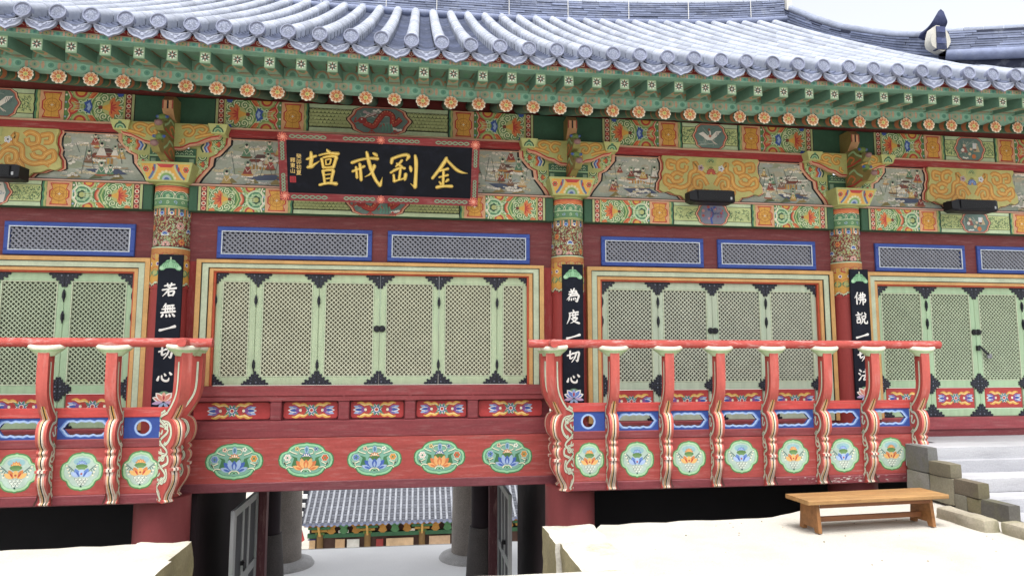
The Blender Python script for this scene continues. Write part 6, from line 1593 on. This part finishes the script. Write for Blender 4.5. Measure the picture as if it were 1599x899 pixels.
# gable ridge at the left end: alternating plaster and dark tiles
b = MB()
for k in range(14):
    t = .3+k*.42; b.box(FX0-.25, FX0+.1, FY+t, FY+t+.2, FP(t), FP(t)+.3, ('#23252c', '#dcdcd8')[k % 2])
b.cyl((FX0-.1, FY+.1, FP(.1)+.2), (FX0-.1, FY+.35, FP(.35)+.25), .26, .2, 10, '#1f2229'); b.box(FX0-.28, FX0+.12, FY+.05, FY+.3, FP(0)-.1, FP(0)+.06, '#e0dfda')
b.build('gable_ridge', 'far', froof)
b = MB(); b.prism([(-8.1, -9.7), (-7.6, -9.35), (-7.3, -10.4), (-7.6, -10.6)], 'y', FY+.4, FY+.5, '#b33e38'); Lf(b.build('gable_board', 'far', far, recalc=True))
WY = 40.0
b = MB(); b.box(-7.2, 9, WY+.2, WY+5, -13.2, -9.2, '#5a4038'); Lf(b.build('wall', 'far', far))
b = MB(); b.box(FX0+.4, FX1, FY+.2, WY+.2, -9.42, -9.36, '#3f5a44'); Lf(b.build('eave_soffit', 'far', far))
b = MB(); b.box(-7.3, 9, WY-.05, WY+.25, -10.62, -10.34, '#3c7050'); Lf(b.build('lintel', 'far', far))
cols = [-6.45, -3.2, .6, 4.2, 7.8]
br = random.Random(4)
for cx in cols:
    b = MB(); b.lathe(cx, WY, [(.24, -13.2), (.22, -10.35), (.22, -9.9)], 14, '#8a6a3c'); Lf(b.build('column', 'far', far))
    b = MB()
    for k in range(4):
        w_ = .3+.22*k; b.box(cx-w_, cx+w_, WY-.25-.18*k, WY+.1, -10.35+k*.22, -10.2+k*.22, ('#5f7a3c', '#b58a34', '#3f7a54', '#a8702c')[k])
    b.prism([(WY-.2, -10.5), (WY-1.1, -9.6), (WY-.9, -9.5), (WY-.2, -10.1)], 'x', cx-.07, cx+.07, '#c9a04a'); Lf(b.build('bracket_set', 'far', far, recalc=True))
for i in range(len(cols)-1):
    xm = (cols[i]+cols[i+1])/2
    for dx in (-.85, 0, .85):
        b = MB(); pts = [(xm+dx+x, z) for x, z in ((-.3, -9.5), (.3, -9.5), (.38, -9.75), (.2, -9.95), (.3, -10.2), (.1, -10.34), (-.1, -10.34), (-.3, -10.2), (-.2, -9.95), (-.38, -9.75))]
        b.prism(pts, 'y', WY-.2, WY-.05, ('#c08a30', '#4f8a5a', '#b5802c')[int(dx > 0)+int(dx >= 0)]); Lf(b.build('painted_bracket', 'far', far, recalc=True))
for k, (xa, xb, z0, z1, c) in enumerate(((-7.15, -6.75, -12.2, -10.7, '#cda97c'), (-5.4, -4.75, -12.2, -10.72, '#d6ad80'), (-4.6, -3.75, -12.2, -10.75, '#dcdad4'), (-2.6, -2.1, -12.2, -10.8, '#a03a38'), (-1.9, .0, -12.2, -10.78, '#dcb88e'), (1.1, 2.6, -12.2, -10.72, '#d9b490'), (-5.2, -4.5, -10.3, -10.12, '#e6e4de'), (-2.4, -1.9, -10.3, -10.1, '#4a5fa8'), (-.6, .1, -10.32, -10.15, '#e0d6c8'))):
    b = MB(); b.bbox(xa, xb, WY-.1, WY-.02, z0, z1, c, .02); Lf(b.build('wall_panel', 'far', far))
b = MB(); b.box(-7.25, -6.7, WY-.14, WY-.06, -10.72, -10.66, '#3a3f7a'); Lf(b.build('panel_trim', 'far', far))
# white handrail posts at the head of the far stair
fence = thing('stair_railing', 'white metal stair railing at the far edge of the passage floor', 'railing', (-8.2, 36, -13.2))
for k in range(3):
    b = MB(); b.cyl((k*.32, 0, 0), (.3+k*.32, 0, 3.1), .05, .05, 8, '#e4e6e8'); b.build('baluster', 'far', fence)
b = MB(); b.cyl((0, -.02, 2.5), (1.15, -.02, 2.5), .04, .04, 8, '#e4e6e8'); b.build('rail', 'far', fence)
